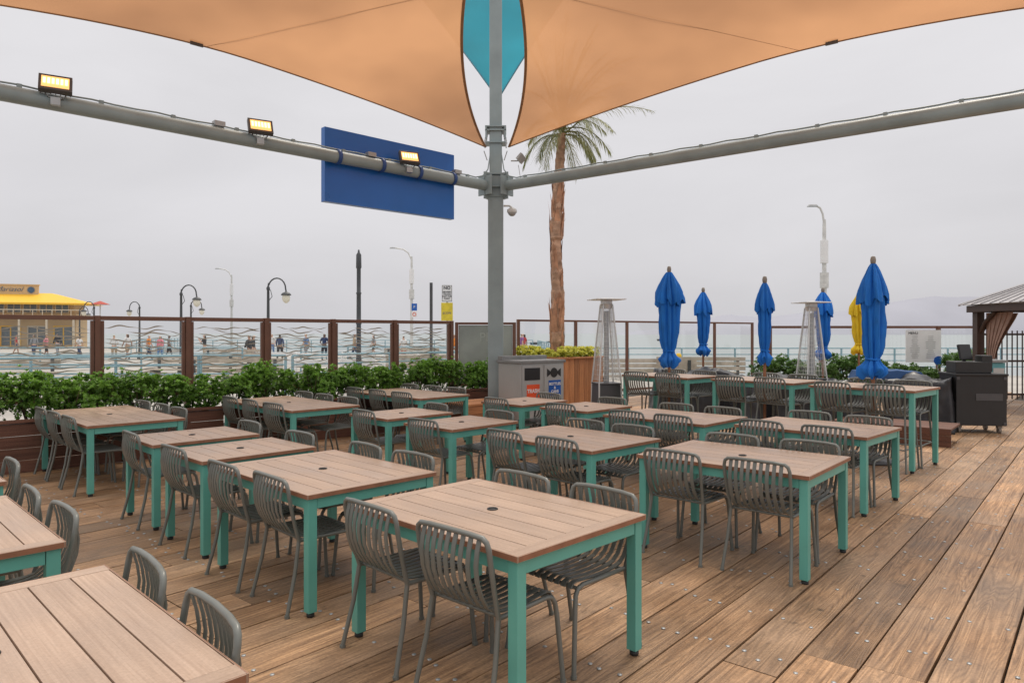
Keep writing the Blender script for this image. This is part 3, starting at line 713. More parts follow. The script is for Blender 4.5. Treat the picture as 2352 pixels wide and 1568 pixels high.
def gfence(p0,p1,ts,zt,label,th_=.055):
    p0=Vector(p0);p1=Vector(p1);ln=(p1-p0).length;a=math.atan2((p1-p0).y,(p1-p0).x)
    g=empty('glass_fence',p0,a,label=label,cat='fence')
    for t in ts: b=B(); b.box((t*ln,0,zt/2),(th_,th_,zt)); b.obj('post',m_brownmetal,g,bevel=.003)
    for u,v in zip(ts[:-1],ts[1:]):
        w_=(v-u)*ln-th_-.002; xc=(u+v)/2*ln; rh=th_*.75
        b=B(); b.box((xc,0,zt-rh/2),(w_,.05,rh)); b.obj('rail',m_brownmetal,g)
        b=B(); b.box((xc,0,.3),(w_,.04,.05)); b.obj('rail',m_brownmetal,g)
        b=B(); b.add([(xc-w_/2,0,.33),(xc+w_/2,0,.33),(xc+w_/2,0,zt-rh),(xc-w_/2,0,zt-rh)],[(0,1,2,3)]); b.obj('glass_pane',m_glass,g)
    return g
gfence((.14,15.6,0),(7.0,20.3,0),[0,.2,.4,.6,.8,1],2.02,'clear glass fence with thin brown frame facing the sea',.06)
g3=gfence((7.4,20,0),(13.3,20,0),[0,.25,.5,.82,1],1.92,'clear glass windbreak with brown rail by the sea',.095)
# palm planter
pp=empty('palm_planter',(1.0,15.0,0),rad(42),label='square redwood planter box around the palm trunk',cat='planter')
b=B()
for a in range(4):
    M=Matrix.Rotation(a*pi/2,3,'Z')
    for i in range(9):
        c=M@Vector((-.6+i*.15,-.66,.6)); b.box(c,(1.18,.143,.03),mat=M@Matrix(((0,1,0),(0,0,1),(1,0,0))),uvo=(R.uniform(0,50),R.uniform(0,50)),rnd=R.random())
b.obj('side_boards',m_redwood,pp,bevel=.003)
b=B()
for a in range(4):
    M=Matrix.Rotation(a*pi/2,3,'Z'); b.box(M@Vector((-.06,-.68,1.205)),(1.36,.12,.03),mat=M,uvo=(1,a*3),rnd=.6)
b.obj('cap_rail',m_redwood,pp,bevel=.003)
b=B(); b.box((0,0,1.1),(1.26,1.26,.1)); b.obj('soil_bed',m_soil,pp)
def succ(seed):
    q=random.Random(seed); r=empty('succulent_plant',label='yellow green succulent clump in the redwood planter',cat='plant',group='succulents in the redwood planter'); b=B()
    leafcloud(b,(0,0,.09),.21,.21,.15,70,10,.06,.03,q,up=.8,dark=-.1); b.obj('foliage',m_leaf2,r); return r
pz=Proto(succ(5))
for i in range(4):
    for j in range(4):
        if i in(1,2) and j in(1,2): continue
        lo=Matrix.Rotation(rad(42),3,'Z')@Vector((-.48+.32*i,-.48+.32*j,0)); pz.put((1.0+lo.x,15.0+lo.y,1.17),R.uniform(0,6),R.uniform(.9,1.2))
# palm tree
pt=empty('palm_tree',(1.0,15.0,1.0),label='tall palm tree with peeling trunk rising from planter',cat='palm tree')
path=[(-.02,0,0),(-.03,0,.75),(-.01,0,1.5),(-.05,0,2.4),(-.04,0,3.1),(-.01,0,3.8),(.03,0,4.4),(.07,0,5.0)]
def lerp_path(t):
    k=t*(len(path)-1); i=min(int(k),len(path)-2); return Vector(path[i]).lerp(Vector(path[i+1]),k-i)
def trad(t): return .125+.022*sin(t*9) if t<.5 else .135-(t-.5)*.11
b=B(); nn=90; vs=[];n=18
for i in range(nn+1):
    t=i/nn; c=lerp_path(t); rr=trad(t)+(.008 if i%3==0 else 0)
    for k in range(n):
        a=2*pi*k/n; f=1+.26*noise.noise(Vector((cos(a)*2,sin(a)*2,i*.25))); vs.append(c+Vector((cos(a)*rr*f,sin(a)*rr*f,0)))
b.add(vs,[(i*n+k,i*n+(k+1)%n,(i+1)*n+(k+1)%n,(i+1)*n+k) for i in range(nn) for k in range(n)],sm=False); b.obj('trunk',m_bark,pt)
b=B(); q=random.Random(3)
for i in range(90):
    t=.03+.70*q.random(); c=lerp_path(t); a=q.uniform(0,2*pi); rr=trad(t)*1.02; hh=q.uniform(.2,.6); ww=q.uniform(.03,.08)
    o_=Vector((cos(a),sin(a),0)); sd=Vector((-sin(a),cos(a),0)); p0=c+o_*rr
    b.add([p0-sd*ww,p0+sd*ww,p0+sd*ww*.7+o_*.02+Vector((0,0,hh*.5)),p0-sd*ww*.7+o_*.02+Vector((0,0,hh*.5)),p0+o_*q.uniform(.01,.08)+Vector((0,0,hh))],[(0,1,2,3),(3,2,4)],0,False)
b.obj('bark_sheath',m_sheath,pt)
b=B(); top=Vector(path[-1]); q=random.Random(11)
NF=34
for i in range(NF):
    low=i>=14; g=(i-14)/20 if low else i/14; az=i*2.39996+q.uniform(-.25,.25)
    if low: el=rad(62-50*g)+q.uniform(-.1,.1); Lf=q.uniform(1.15,1.6)*(1-.22*g); lean=.20; dr_=-.085-.04*g
    else: el=rad(88-30*g)+q.uniform(-.08,.08); Lf=q.uniform(1.8,2.4); lean=.13; dr_=-.036-.03*g
    p=top+Vector((0,0,.25*(1-g)-.10)); d_=Vector((cos(az)*cos(el)+lean,sin(az)*cos(el),sin(el))).normalized(); pts=[p.copy()]; ns=20
    for k in range(ns):
        d_=(d_+Vector((.008,0,dr_))).normalized(); p=p+d_*Lf/ns; pts.append(p.copy())
    b.tube(pts,[.015*(1-k/len(pts))+.003 for k in range(len(pts))],4,rnd=.9,caps=False)
    for k in range(3,ns):
        tg=(pts[k+1]-pts[k-1]).normalized(); sd=tg.cross(Vector((0,0,1)))
        sd=sd.normalized() if sd.length>.01 else Vector((1,0,0)); t=k/ns
        for jj in(0,.33,.67):
            base=pts[k].lerp(pts[k+1],jj)
            for s_ in(-1,1):
                ll=.40*sin(pi*(.12+.85*t))**.7*q.uniform(.5,1.15); dd=(sd*s_*.55+tg*.8+Vector((0,0,-.15+q.uniform(-.4,.35)))).normalized(); e1=base+dd*ll*.55; e2=base+dd*ll*.92+Vector((0,0,-.28*ll)); wv=Vector((0,0,1)).cross(dd)
                wv=(wv.normalized() if wv.length>.01 else Vector((1,0,0)))*.0058
                b.add([base-wv*.5,base+wv*.5,e1+wv,e1-wv,e2],[(0,1,2,3),(3,2,4)],0,False,None,q.uniform(.0,1))
b.obj('crown',m_frond,pt)

# ------------------------------------------------------------------ trash bin
tb=empty('trash_bin',(.36,13.05,0),rad(38),label='grey double litter bin with red and blue stickers',cat='trash bin')
W_,Dp,Hh=1.04,.66,1.2
b=B(); b.box((0,0,.61),(W_,Dp,1.12)); b.obj('cabinet',[m_binGrey],tb,bevel=.01)
b=B(); b.box((0,0,1.19),(W_+.06,Dp+.06,.05)); b.obj('lid',m_binside,tb,bevel=.008)
b=B(); b.box((0,.25,1.25),(W_+.06,.12,.07)); b.obj('rear_rim',m_binside,tb,bevel=.008)
b=B(); b.box((0,0,.03),(W_-.04,Dp-.04,.058)); b.obj('plinth',m_black,tb,bevel=.004)
for i,x in enumerate((-.26,.26)):
    b=B(); b.box((x,-Dp/2-.008,.62),(.46,.014,1.02)); dr=b.obj('door',m_binGrey,tb,bevel=.004)
    b=B()
    if i==0: b.box((x,-Dp/2-.019,.97),(.36,.006,.22))
    else:
        y_=-Dp/2-.019
        b.add([(x-.17,y_,1.06),(x-.08,y_,1.0),(x-.08,y_,.96),(x-.17,y_,.90)],[(0,3,2,1)]); b.add([(x+.17,y_,1.06),(x+.08,y_,1.0),(x+.08,y_,.96),(x+.17,y_,.90)],[(0,1,2,3)])
        cc=[(x+.09*cos(k*pi/12),y_-.002,.98+.09*sin(k*pi/12)) for k in range(24)]; b.add(cc,[tuple(range(24))])
    b.obj('opening',m_black,dr)
    b=B(); b.box((x+.02,-Dp/2-.018,.66 if i==0 else .70),(.30,.004,.24 if i==0 else .28)); b.obj('sticker',m_red if i==0 else m_bluest,dr)
    if i==0: text('TRASH',.095,dr,(x+.02,-Dp/2-.022,.66),FR,m_white,bold=.003)
    else: text('BOTTLES\n&\nCANS',.07,dr,(x+.02,-Dp/2-.022,.70),FR,m_white,bold=.002)

# ------------------------------------------------------------------ tarps and service kit
def lumpy(name,loc,size,seed,m,label,cat,rz=0,amp=.07,group=None):
    bm=bmesh.new(); bmesh.ops.create_cube(bm,size=1); bmesh.ops.subdivide_edges(bm,edges=bm.edges[:],cuts=23,use_grid_fill=True)
    for v in bm.verts:
        p=v.co.copy(); 
        k=1-.12*max(0,p.z+.5)
        q=Vector((p.x*size[0]*k,p.y*size[1]*k,(p.z+.5)*size[2]))
        sagz=-.12*size[2]*(1-cos(p.x*9+seed))*.5 if p.z>.45 else 0
        rd=1-abs(noise.noise(Vector((q.x*5,q.y*5,q.z*1.5+seed))))*2
        d_=noise.noise(q*2+Vector((seed,0,0)))*amp*.6+rd**3*amp*.5
        nr=Vector((p.x,p.y,p.z if p.z>0 else 0)); nr=nr.normalized() if nr.length>0 else Vector((0,0,1))
        q+=nr*d_; q.z=max(0,q.z+sagz+(d_*.6 if p.z>.45 else 0)); v.co=q
    me=bpy.data.meshes.new(name); bm.to_mesh(me); bm.free(); me.materials.append(m)
    for f in me.polygons:f.use_smooth=True
    o=bpy.data.objects.new(name,me); COL.objects.link(o); o.location=loc;o.rotation_euler[2]=rz; tag(o,label,cat,group); return o
TL='black tarpaulin wrapped over stacked lounge furniture on the deck'
G_='tarpaulin covered furniture'
lumpy('covered_furniture',(7.25,12.4,.0),(1.1,.8,.95),1,m_tarp,TL,'covered furniture',rad(-35),.07,G_)
lumpy('covered_furniture',(5.6,12.6,0),(1.5,1.0,.78),2,m_tarp,TL,'covered furniture',rad(-30),.07,G_)
lumpy('covered_furniture',(4.7,13.2,0),(1.3,.9,.90),3,m_tarp,TL,'covered furniture',rad(10),.07,G_)
lumpy('covered_furniture',(3.6,13.8,0),(1.6,.9,.98),4,m_tarp,TL,'covered furniture',rad(0),.07,G_)
lumpy('covered_furniture',(6.3,13.6,0),(1.2,.9,.78),6,m_tarp,TL,'covered furniture',rad(20),.07,G_)
lumpy('seat_cushion',(6.95,12.95,.86),(1.2,.5,.16),5,m_bluecush,'navy blue lounge cushion lying on covered furniture','cushion',rad(-10),.02)
b=B(); 
for i in range(3): b.box((0,-.45,.04+i*.085),(1.7,.03,.08),uvo=(i,3),rnd=R.random())
b.box((0,0,.26),(1.7,.92,.03),uvo=(3,4)); tag(b.obj('wooden_platform',m_planter,bevel=.003,loc=(6.2,11.3,0),rz=rad(-40)),'low brown wooden platform holding covered furniture','platform')
sk=empty('speaker_cabinet',(8.06,12.2,0),rad(-8),label='black rolling speaker cabinet on casters',cat='speaker cabinet')
b=B(); b.box((0,0,.56),(.80,.62,.86)); b.box((0,0,1.0),(.84,.66,.04)); b.obj('body',m_black,sk,bevel=.012)
b=B(); b.box((.12,-.315,.62),(.42,.006,.12)); 
for x in(-.37,.37):
    for z in(.17,.94): b.box((x,-.314,z),(.05,.008,.05))
b.obj('trim',m_dkgrey,sk)
for x in(-.32,.32):
    for y in(-.22,.22):
        b=B(); b.tube([(x-.02,y,.05),(x+.02,y,.05)],.05,14); b.box((x,y,.105),(.07,.07,.04)); b.obj('caster',m_finial,sk)
cr=empty('cash_register',(7.98,12.15,1.02),rad(-10),label='black cash register with small screen on cabinet',cat='cash register')
b=B(); b.box((-.02,0,.10),(.56,.40,.20)); b.box((.2,-.05,.17),(.17,.26,.28)); b.obj('base',m_black,cr,bevel=.015)
b=B(); b.box((-.06,.04,.36),(.24,.05,.27),mat=Matrix.Rotation(.4,3,'Z')@Matrix.Rotation(rad(-14),3,'X')); b.box((-.06,.07,.22),(.05,.05,.12)); b.obj('screen',m_black,cr,bevel=.008)
hs=empty('host_stand',(9.38,13.6,0),rad(-5),label='narrow teal sided grey host stand beside the gazebo',cat='host stand')
b=B(); b.box((0,0,.58),(.24,.4,1.12)); b.obj('body',m_tealpanel,hs,bevel=.008)
b=B(); b.box((0,0,1.17),(.30,.46,.05)); b.obj('counter',m_binside,hs,bevel=.006)
b=B(); b.box((.0,-.206,.95),(.2,.01,.18)); b.obj('drawer',m_binGrey,hs)

# ------------------------------------------------------------------ gazebo + gate
gz=empty('gazebo',(11.45,13.7,0),0,label='dark brown gazebo with grey metal roof and curtains',cat='gazebo')
for x in(0,3.6):
    for y in(0,3.4): b=B(); b.box((x,y,1.12),(.18,.18,2.24)); b.box((x,y,.06),(.26,.26,.12)); b.obj('post',m_dkbrown,gz,bevel=.005)
b=B(); b.box((1.8,-.1,2.3),(4.0,.1,.16)); b.box((1.8,3.5,2.3),(4.0,.1,.16)); b.box((-.2,1.7,2.3),(.1,3.49,.16)); b.box((3.8,1.7,2.3),(.1,3.49,.16))
b.tube([(0,3.4,1.65),(0,3.15,1.98),(0,2.8,2.22)],.05,6); b.tube([(0,3.4,1.65),(.25,3.4,1.98),(.6,3.4,2.22)],.05,6); b.tube([(0,0,1.65),(.25,0,1.98),(.6,0,2.22)],.05,6)
b.obj('beam',m_dkbrown,gz,bevel=.005)
b=B(); c=[(-.34,-.24,2.40),(3.92,-.24,2.40),(3.92,3.64,2.40),(-.34,3.64,2.40)]; c2=[(.9,1.0,3.0),(2.7,1.0,3.0),(2.7,2.4,3.0),(.9,2.4,3.0)]
b.add(c+c2,[(0,1,5,4),(1,2,6,5),(2,3,7,6),(3,0,4,7),(4,5,6,7),(3,2,1,0)])
for k in range(12):
    t=(k+.5)/12; b.tube([Vector(c[0]).lerp(Vector(c[1]),t)+Vector((0,0,.012)),Vector(c2[0]).lerp(Vector(c2[1]),t)+Vector((0,0,.012))],.018,4)
    b.tube([Vector(c[3]).lerp(Vector(c[0]),t)+Vector((0,0,.012)),Vector(c2[3]).lerp(Vector(c2[0]),t)+Vector((0,0,.012))],.018,4)
for i in range(4): b.tube([c[i],c2[i]],.03,5)
b.obj('roof',m_greyroof,gz)
def curtain(x0,y0,x1,y1):
    b=B(); n=14; vs=[];rows=14
    for i in range(rows+1):
        t=i/rows; z=2.2-1.95*t; w_=1-.72*sin(pi*min(1,t/1.3))**1.2
        for k in range(n*3+1):
            s_=k/(n*3); f=.035*sin(s_*n*2.2)
            vs.append((x0+(x1-x0)*s_*w_+f*.3,y0+(y1-y0)*s_*w_+f,z))
    m_=n*3+1; b.add(vs,[(i*m_+k,i*m_+k+1,(i+1)*m_+k+1,(i+1)*m_+k) for i in range(rows) for k in range(m_-1)],sm=True); b.obj('curtain',m_curtain,gz)
curtain(.12,3.3,.9,3.3); curtain(.06,3.2,.06,2.3); curtain(.1,.1,.75,.1)
gt=empty('metal_gate',(12.0,17.8,0),0,label='dark brown metal barred gate beside the gazebo',cat='gate')
b=B()
for z in(.15,1.0,1.68): b.box((1.3,0,z),(2.6,.04,.05))
for i in range(21): b.box((i*.13,0,.9),(.022,.022,1.75))
for x in(0,1.3,2.6): b.box((x,0,.92),(.07,.07,1.84))
b.obj('bars',m_dkbrown,gt)

nb=empty('notice_board',(11.75,19.9,0),0,label='white framed notice board mounted on the glass fence',cat='notice board')
b=B(); b.box((0,0,1.34),(1.0,.03,.92)); b.obj('panel',m_white,nb)
q=random.Random(4); b=B()
for c_ in(-.25,.2):
    for i in range(12):
        wd=q.uniform(.12,.3); b.box((c_,-.018,1.62-i*.055),(wd,.004,.012))
b.obj('printed_lines',m_galv,nb); text('MENU',.1,nb,(-.3,-.02,1.71),FR,m_text)
ns_=empty('public_notice_sign',(11.2,19.7,0),0,label='small dark sign with white public notice lettering',cat='sign')
b=B(); b.box((0,0,.60),(1.15,.03,.34)); b.obj('panel',m_lampblk,ns_); text('PUBLIC WELCOME\nNO PURCHASE REQUIRED',.085,ns_,(0,-.02,.60),FR,m_white,bold=.002)
b=B(); b.box((-.4,0,.215),(.04,.025,.43)); b.obj('post',m_lampblk,ns_); b=B(); b.box((.4,0,.215),(.04,.025,.43)); b.obj('post',m_lampblk,ns_)
bs_=empty('blue_access_sign',(12.1,19.75,0),0,label='round blue sign below the notice board',cat='sign')
b=B(); b.tube([(0,0,.93),(0,.02,.93)],.13,20); b.obj('panel',m_bluest,bs_); b=B(); b.tube([(0,.03,0),(0,.03,.93)],.015,6); b.obj('post',m_galv,bs_)
for i,(x,y,s_) in enumerate(((7.0,18.5,1.9),(9.0,18.6,2.0),(9.7,18.4,1.7),(12.3,18.9,2.2),(10.5,18.7,1.5),(7.6,18.2,1.7),(5.4,17.6,1.2),(8.3,18.4,1.5),(11.3,18.8,1.3))):
    if i==0:
        pr_=Proto(shrub('shrub',9,m_leafd,'dark green shrub growing beside the glass fence','dark shrubs by the fence',nr=170,ll=.05,lw=.018))
    pr_.put((x,y,0.05),R.uniform(0,6),(s_,s_,s_*.85))

# ------------------------------------------------------------------ pier railings and furniture
def railing(p0,p1,label='pale blue metal pier railing with horizontal pipes',z=-.12,H=1.2,n=4,sp=2.2):
    p0=Vector(p0);p1=Vector(p1);ln=(p1-p0).length;a=math.atan2((p1-p0).y,(p1-p0).x); r=empty('pier_railing',(p0.x,p0.y,z),a,label=label,cat='railing',group='pale blue pier railings')
    k=max(1,int(ln/sp))
    b=B()
    for i in range(k+1): b.tube([(ln*i/k,0,0),(ln*i/k,0,H-.02)],.04,6)
    b.obj('post',m_rail,r); b=B()
    for j in range(n): b.tube([(0,0,H-.01-j*(H-.15)/n),(ln,0,H-.01-j*(H-.15)/n)],.032 if j==0 else .024,6)
    b.obj('rail',m_rail,r)
railing((2.7,29.7),(39,29.7)); railing((-34,63.5),(1.9,63.5)); railing((-26,20),(-6.5,20)); railing((-6.3,20),(-1.5,24.5)); railing((-30,31),(-12,31)); railing((-10,33),(1.8,30.2)); railing((-45,97),(-35,64)); railing((2.3,62),(2.55,31)); railing((-18,14.5),(-9,20))
def bench(x,y,a,l=2.6,back=True):
    r=empty('pier_bench',(x,y,-.12),a,label='bleached wooden bench on the pier',cat='bench',group='bleached wooden pier benches')
    b=B()
    for i in range(4): b.box((0,-.18+i*.13,.47),(l,.115,.045))
    b.obj('seat',m_oldwood,r)
    b=B()
    for i in range(3): b.box((0,.30,.62+i*.16),(l,.04,.13))
    b.obj('backrest',m_oldwood,r)
    for s_ in(-1,1):
        b=B(); b.box((s_*(l/2-.25),.03,.22),(.1,.5,.44)); b.box((s_*(l/2-.25),.26,.7),(.1,.05,.52)); b.obj('leg',m_lampblk,r)
bench(4.3,22.2,rad(3),3.4); bench(6.6,24.5,rad(170),3); bench(-3.4,26,rad(10)); bench(-12,26,rad(-8),3.4); bench(-17.5,24,rad(4),3.4); bench(-5.5,38,rad(4),3); bench(-23,28,rad(4),3.4); bench(-9.0,22.5,rad(12),3.0); bench(-14,35,rad(-4),3.4)
def bar(x,y,a):
    r=empty('crowd_barrier',(x,y,-.12),a,label='white plastic barrier standing on the pier',cat='barrier',group='white pier barriers')
    b=B(); b.box((0,0,.5),(1.6,.12,.3)); b.box((0,0,.85),(1.6,.10,.16)); b.box((-.7,0,.5),(.1,.4,1.0),taper=.4); b.box((.7,0,.5),(.1,.4,1.0),taper=.4); b.obj('body',m_white,r,bevel=.02)
bar(-8.9,31,.1); bar(-7,31.6,0); bar(-4.6,29,.3); bar(-11,33,.1)
for i,(x,y) in enumerate(((6.1,25.5),(-.2,27),(9.5,26))):
    b=B(); b.lathe([(.11,0),(.11,1.0),(.10,1.05),(.05,1.1)],16); tag(b.obj('bollard',m_yellow,loc=(x,y,-.12)),'yellow painted steel bollard on the pier','bollard','yellow bollards')

def goose():
    r=empty('street_lamp',label='black iron gooseneck street lamp with glass globe',cat='street lamp',group='gooseneck street lamps on the pier')
    b=B(); b.lathe([(.16,0),(.16,.25),(.10,.35),(.075,.8),(.055,3.0),(.05,3.55),(.07,3.58),(.07,3.66),(.03,3.72),(.012,3.85)],12); b.obj('pole',m_lampblk,r)
    b=B(); pts=[(0,0,3.45)]+[(.35-.35*cos(a),0,3.62+.42*sin(a)) for a in [i*pi/10 for i in range(0,11)]]+[(.72,0,3.5)]
    b.tube(pts,.03,6); b.tube([(0,0,3.1),(.16,0,3.3),(.1,0,3.55),(.02,0,3.6)],.015,5); b.obj('arm',m_lampblk,r)
    b=B(); b.lathe([(.03,3.5),(.15,3.44),(.2,3.38),(.2,3.35)],14,(.72,0,0)); b.obj('lamp_shade',m_lampblk,r)
    b=B(); b.lathe([(.14,3.35),(.16,3.25),(.13,3.12),(.06,3.05),(.01,3.03)],14,(.72,0,0)); b.obj('globe',m_globe,r)
    return r
pg=Proto(goose())
for x,y,a in((-9.8,28,0),(-15.2,32,0),(-21.2,46,0),(-26.2,49,pi),(-29.4,49,pi),(-36,58,0)): pg.put((x,y,-.12),a)
def cobra(al):
    r=empty('highway_street_lamp',label='tall pale street lamp with curved arm and antenna box',cat='street lamp',group='tall pale street lamps')
    b=B(); b.lathe([(.14,0),(.13,3),(.09,8),(.07,8.3)],12); b.obj('pole',m_palegal,r)
    b=B(); b.tube([(0,0,8.0),(-.2*al,0,8.6),(-.5*al,0,8.9),(-1.0*al,0,9.02)],.055,8); b.obj('arm',m_palegal,r)
    b=B(); b.box((-1.0*al-.2,0,9.03),(.55,.26,.12),taper=.7); b.obj('lamp_head',m_galv,r,bevel=.03)
    b=B(); b.tube([(0,0,6.0),(0,0,7.2)],.2,14); b.obj('antenna_box',m_white,r)
    b=B(); b.tube([(0,0,4.7),(0,0,5.5)],.22,14); b.obj('antenna_box',m_palegal,r)
    return r
pcb=Proto(cobra(1.4))
pcb.put((-31.8,79,0),0); pcb.put((-8.5,59,-.1),0)
c3=cobra(.42); c3.location=(13.0,29,-.12); c3.scale=(.79,.79,.79)
dm=empty('lattice_mast',(-6.6,30,-.12),0,label='dark iron mast pole standing on the pier',cat='mast'); b=B()
b.lathe([(.16,0),(.13,.6),(.10,1.0),(.10,2.2),(.13,2.25),(.10,2.3),(.095,3.5),(.125,3.55),(.09,3.6),(.09,4.6),(.12,4.65),(.11,5.2),(.05,5.3),(.03,5.42)],12); b.obj('pole',m_lampblk,dm)
gp=empty('grey_post',(-2.9,25,-.12),0,label='plain dark grey square post on the pier',cat='post'); b=B(); b.box((0,0,1.82),(.1,.1,3.64)); b.box((0,0,.02),(.3,.3,.04)); b.obj('shaft',m_dkgrey,gp)
ss=empty('traffic_sign',(-2.24,24,-.12),0,label='white no delivery trucks sign over yellow sign',cat='traffic sign')
b=B(); b.tube([(0,.04,0),(0,.04,3.45)],.03,8); b.obj('post',m_galv,ss)
b=B(); b.box((0,0,3.2),(.36,.012,.58)); w1=b.obj('sign_panel',m_white,ss,bevel=.004)
b=B()
for s_ in(-1,1): b.box((s_*.165,-.009,3.2),(.01,.004,.54)); b.box((0,-.009,3.2+s_*.27),(.32,.004,.01))
b.obj('border',m_text,w1)
text('NO',.15,w1,(0,-.009,3.385),FR,m_text,bold=.004); text('DELIVERY\nTRUCKS\nPAST THIS\nPOINT',.068,w1,(0,-.009,3.13),FR,m_text,bold=.002,ls=1.1)
b=B(); b.box((0,0,2.57),(.40,.012,.62)); w2=b.obj('sign_panel',m_signyel,ss,bevel=.004); w2['label']='yellow lower sign panel'
text('SCOPE',.1,w2,(0,-.009,2.52),FR,m_finial,bold=.002)
sn=empty('parking_sign',(-8.2,58.5,-.1),0,label='blue and white parking signs on lamp pole',cat='sign'); b=B(); b.box((0,0,4.0),(.45,.02,.6)); b.obj('sign_panel',m_bluest,sn); b=B(); b.box((0,0,3.4),(.45,.02,.5)); k=b.obj('sign_panel',m_white,sn)
b=B(); b.tube([(.14*cos(a*pi/8),-.02,3.4+.14*sin(a*pi/8)) for a in range(16)],.025,5,closed=True); b.obj('prohibition_ring',m_red,sn); text('P',.3,sn,(0,-.02,4.0),FR,m_white)

# ------------------------------------------------------------------ pier restaurant building
bd=empty('pier_restaurant_building',(-58.3,83,-.12),rad(20),label='two storey tan restaurant building with yellow roof',cat='building')
b=B(); b.box((-4,3,2.1),(19,6,4.2)); b.box((-4,3,5.0),(18.4,5.4,1.7)); b.obj('wall',m_tanwall,bd,bevel=.03)
b=B(); b.add([(-15,-1.4,5.4),(7.2,-1.4,5.4),(7.2,7,5.4),(-15,7,5.4),(-12,1.6,6.7),(2.6,1.6,6.7),(2.6,4.4,6.7),(-12,4.4,6.7)],[(0,1,5,4),(1,2,6,5),(2,3,7,6),(3,0,4,7),(4,5,6,7),(3,2,1,0)])
b.box((-3.9,-1.42,5.33),(22.2,.1,.22)); b.obj('roof',m_yroof,bd)
b=B(); b.box((-2.1,1.3,6.95),(6.8,.3,1.3)); b.box((-2.1,1.3,7.66),(7.0,.45,.14)); b.obj('parapet_sign',m_tanwall,bd)
text('Mariasol',.80,bd,(-1.7,1.1,7.1),FR,m_navytext,shear=.4,bold=-.004)
cc=[]
for k in range(32):
    a=k*pi/16; rr=.46 if k%2 else .32; cc.append((.55+rr*cos(a),1.12,7.05+rr*sin(a)))
b=B(); b.add(cc,[tuple(range(32))]); b.obj('sun_emblem',m_navytext,bd)
for i in range(11):
    x=-12.5+i*1.65
    b=B(); b.box((x,-.02+.3,4.9),(1.35,.06,1.1)); wn=b.obj('window',m_win,bd)
    b=B(); 
    for s_ in(-.68,0,.68): b.box((x+s_,.24,4.9),(.09,.06,1.2))
    for s_ in(-.58,.58): b.box((x,.235,4.9+s_),(1.45,.06,.09))
    b.obj('frame',m_cream,wn)
for i in range(7):
    x=-12+i*2.7
    b=B(); b.box((x,-.01,1.5),(1.9,.06,2.2)); wn=b.obj('window',m_win,bd)
    b=B()
    for s_ in(-.98,0,.98): b.box((x+s_,-.05,1.5),(.12,.06,2.4))
    b.box((x,-.055,2.65),(2.1,.06,.14)); b.obj('frame',m_cream if i%2 else m_yroof,wn)
b=B(); b.box((-4,-1.0,3.6),(20.5,2.0,.18)); 
for i in range(22): b.box((-14+i*.97,-1.95,4.1),(.07,.07,.95))
b.box((-4,-1.95,4.58),(20.5,.1,.1))
for i in range(8): b.box((-13.6+i*2.75,-1.9,1.75),(.2,.2,3.5))
b.obj('balcony',m_cream,bd)
fg=empty('red_parasol',(-47.3,80,0),0,label='faded red parasol open beside the yellow roofed building',cat='parasol')
b=B(); b.tube([(0,0,0),(0,0,5.4)],.06,6); b.obj('pole',m_palegal,fg); b=B(); b.lathe([(1.1,5.0),(.7,5.15),(.05,5.4)],8,caps=False); b.obj('canopy',m_darkred,fg)
def boat(x,y,s_):
    r=empty('boat',(x,y,-6),.4,label='small dark boat moored on hazy sea',cat='boat',group='boats on the sea'); b=B()
    b.add([(-3,-1,1.2),(2,-1,1.3),(4,0,1.7),(2,1,1.3),(-3,1,1.2),(-2.8,-.6,0),(2,-.6,0),(3.2,0,0),(2,.6,0),(-2.8,.6,0)],[(0,1,2,3,4),(9,8,7,6,5),(0,5,6,1),(1,6,7,2),(2,7,8,3),(3,8,9,4),(4,9,5,0)]); b.obj('hull',m_dkgrey,r)
    b=B(); b.box((-.5,0,1.9),(2,1.2,1.2),taper=.8); b.obj('cabin',m_white,r); r.scale=(s_,)*3
boat(16,470,1.3); boat(30,540,1.2); boat(-20,600,1.3); boat(150,700,1.5)

# ------------------------------------------------------------------ people
def skin(name,vs,es,rs,m,parent,sub=2):
    me=bpy.data.meshes.new(name); me.from_pydata(vs,es,[]); o=bpy.data.objects.new('tmp',me); COL.objects.link(o)
    md=o.modifiers.new('s','SKIN'); md.use_smooth_shade=True; md2=o.modifiers.new('u','SUBSURF'); md2.levels=sub-1; md2.render_levels=sub-1
    for i,r_ in enumerate(rs):
        r_=r_ if isinstance(r_,tuple) else (r_,r_); me.skin_vertices[0].data[i].radius=r_; me.skin_vertices[0].data[i].use_root=(i==0)
    dg=bpy.context.evaluated_depsgraph_get(); m2=bpy.data.meshes.new_from_object(o.evaluated_get(dg)); bpy.data.objects.remove(o)
    m2.materials.clear(); m2.materials.append(m)
    for f in m2.polygons: f.use_smooth=True; f.material_index=0
    n_=bpy.data.objects.new(name,m2); COL.objects.link(n_)
    if parent:n_.parent=parent
    return n_
skins=[mat('skin_tone_light',(.55,.34,.25),.6),mat('skin_tone_tan',(.38,.21,.14),.6),mat('skin_tone_dark',(.15,.085,.06),.6)]
hairs=[mat('hair_dark',(.025,.018,.014),.6),mat('hair_brown',(.10,.055,.03),.6),mat('hair_blonde',(.4,.28,.13),.6)]
cl={}
def cloth(c):
    if c not in cl: cl[c]=mat('cloth_%d'%len(cl),c,.85)
    return cl[c]
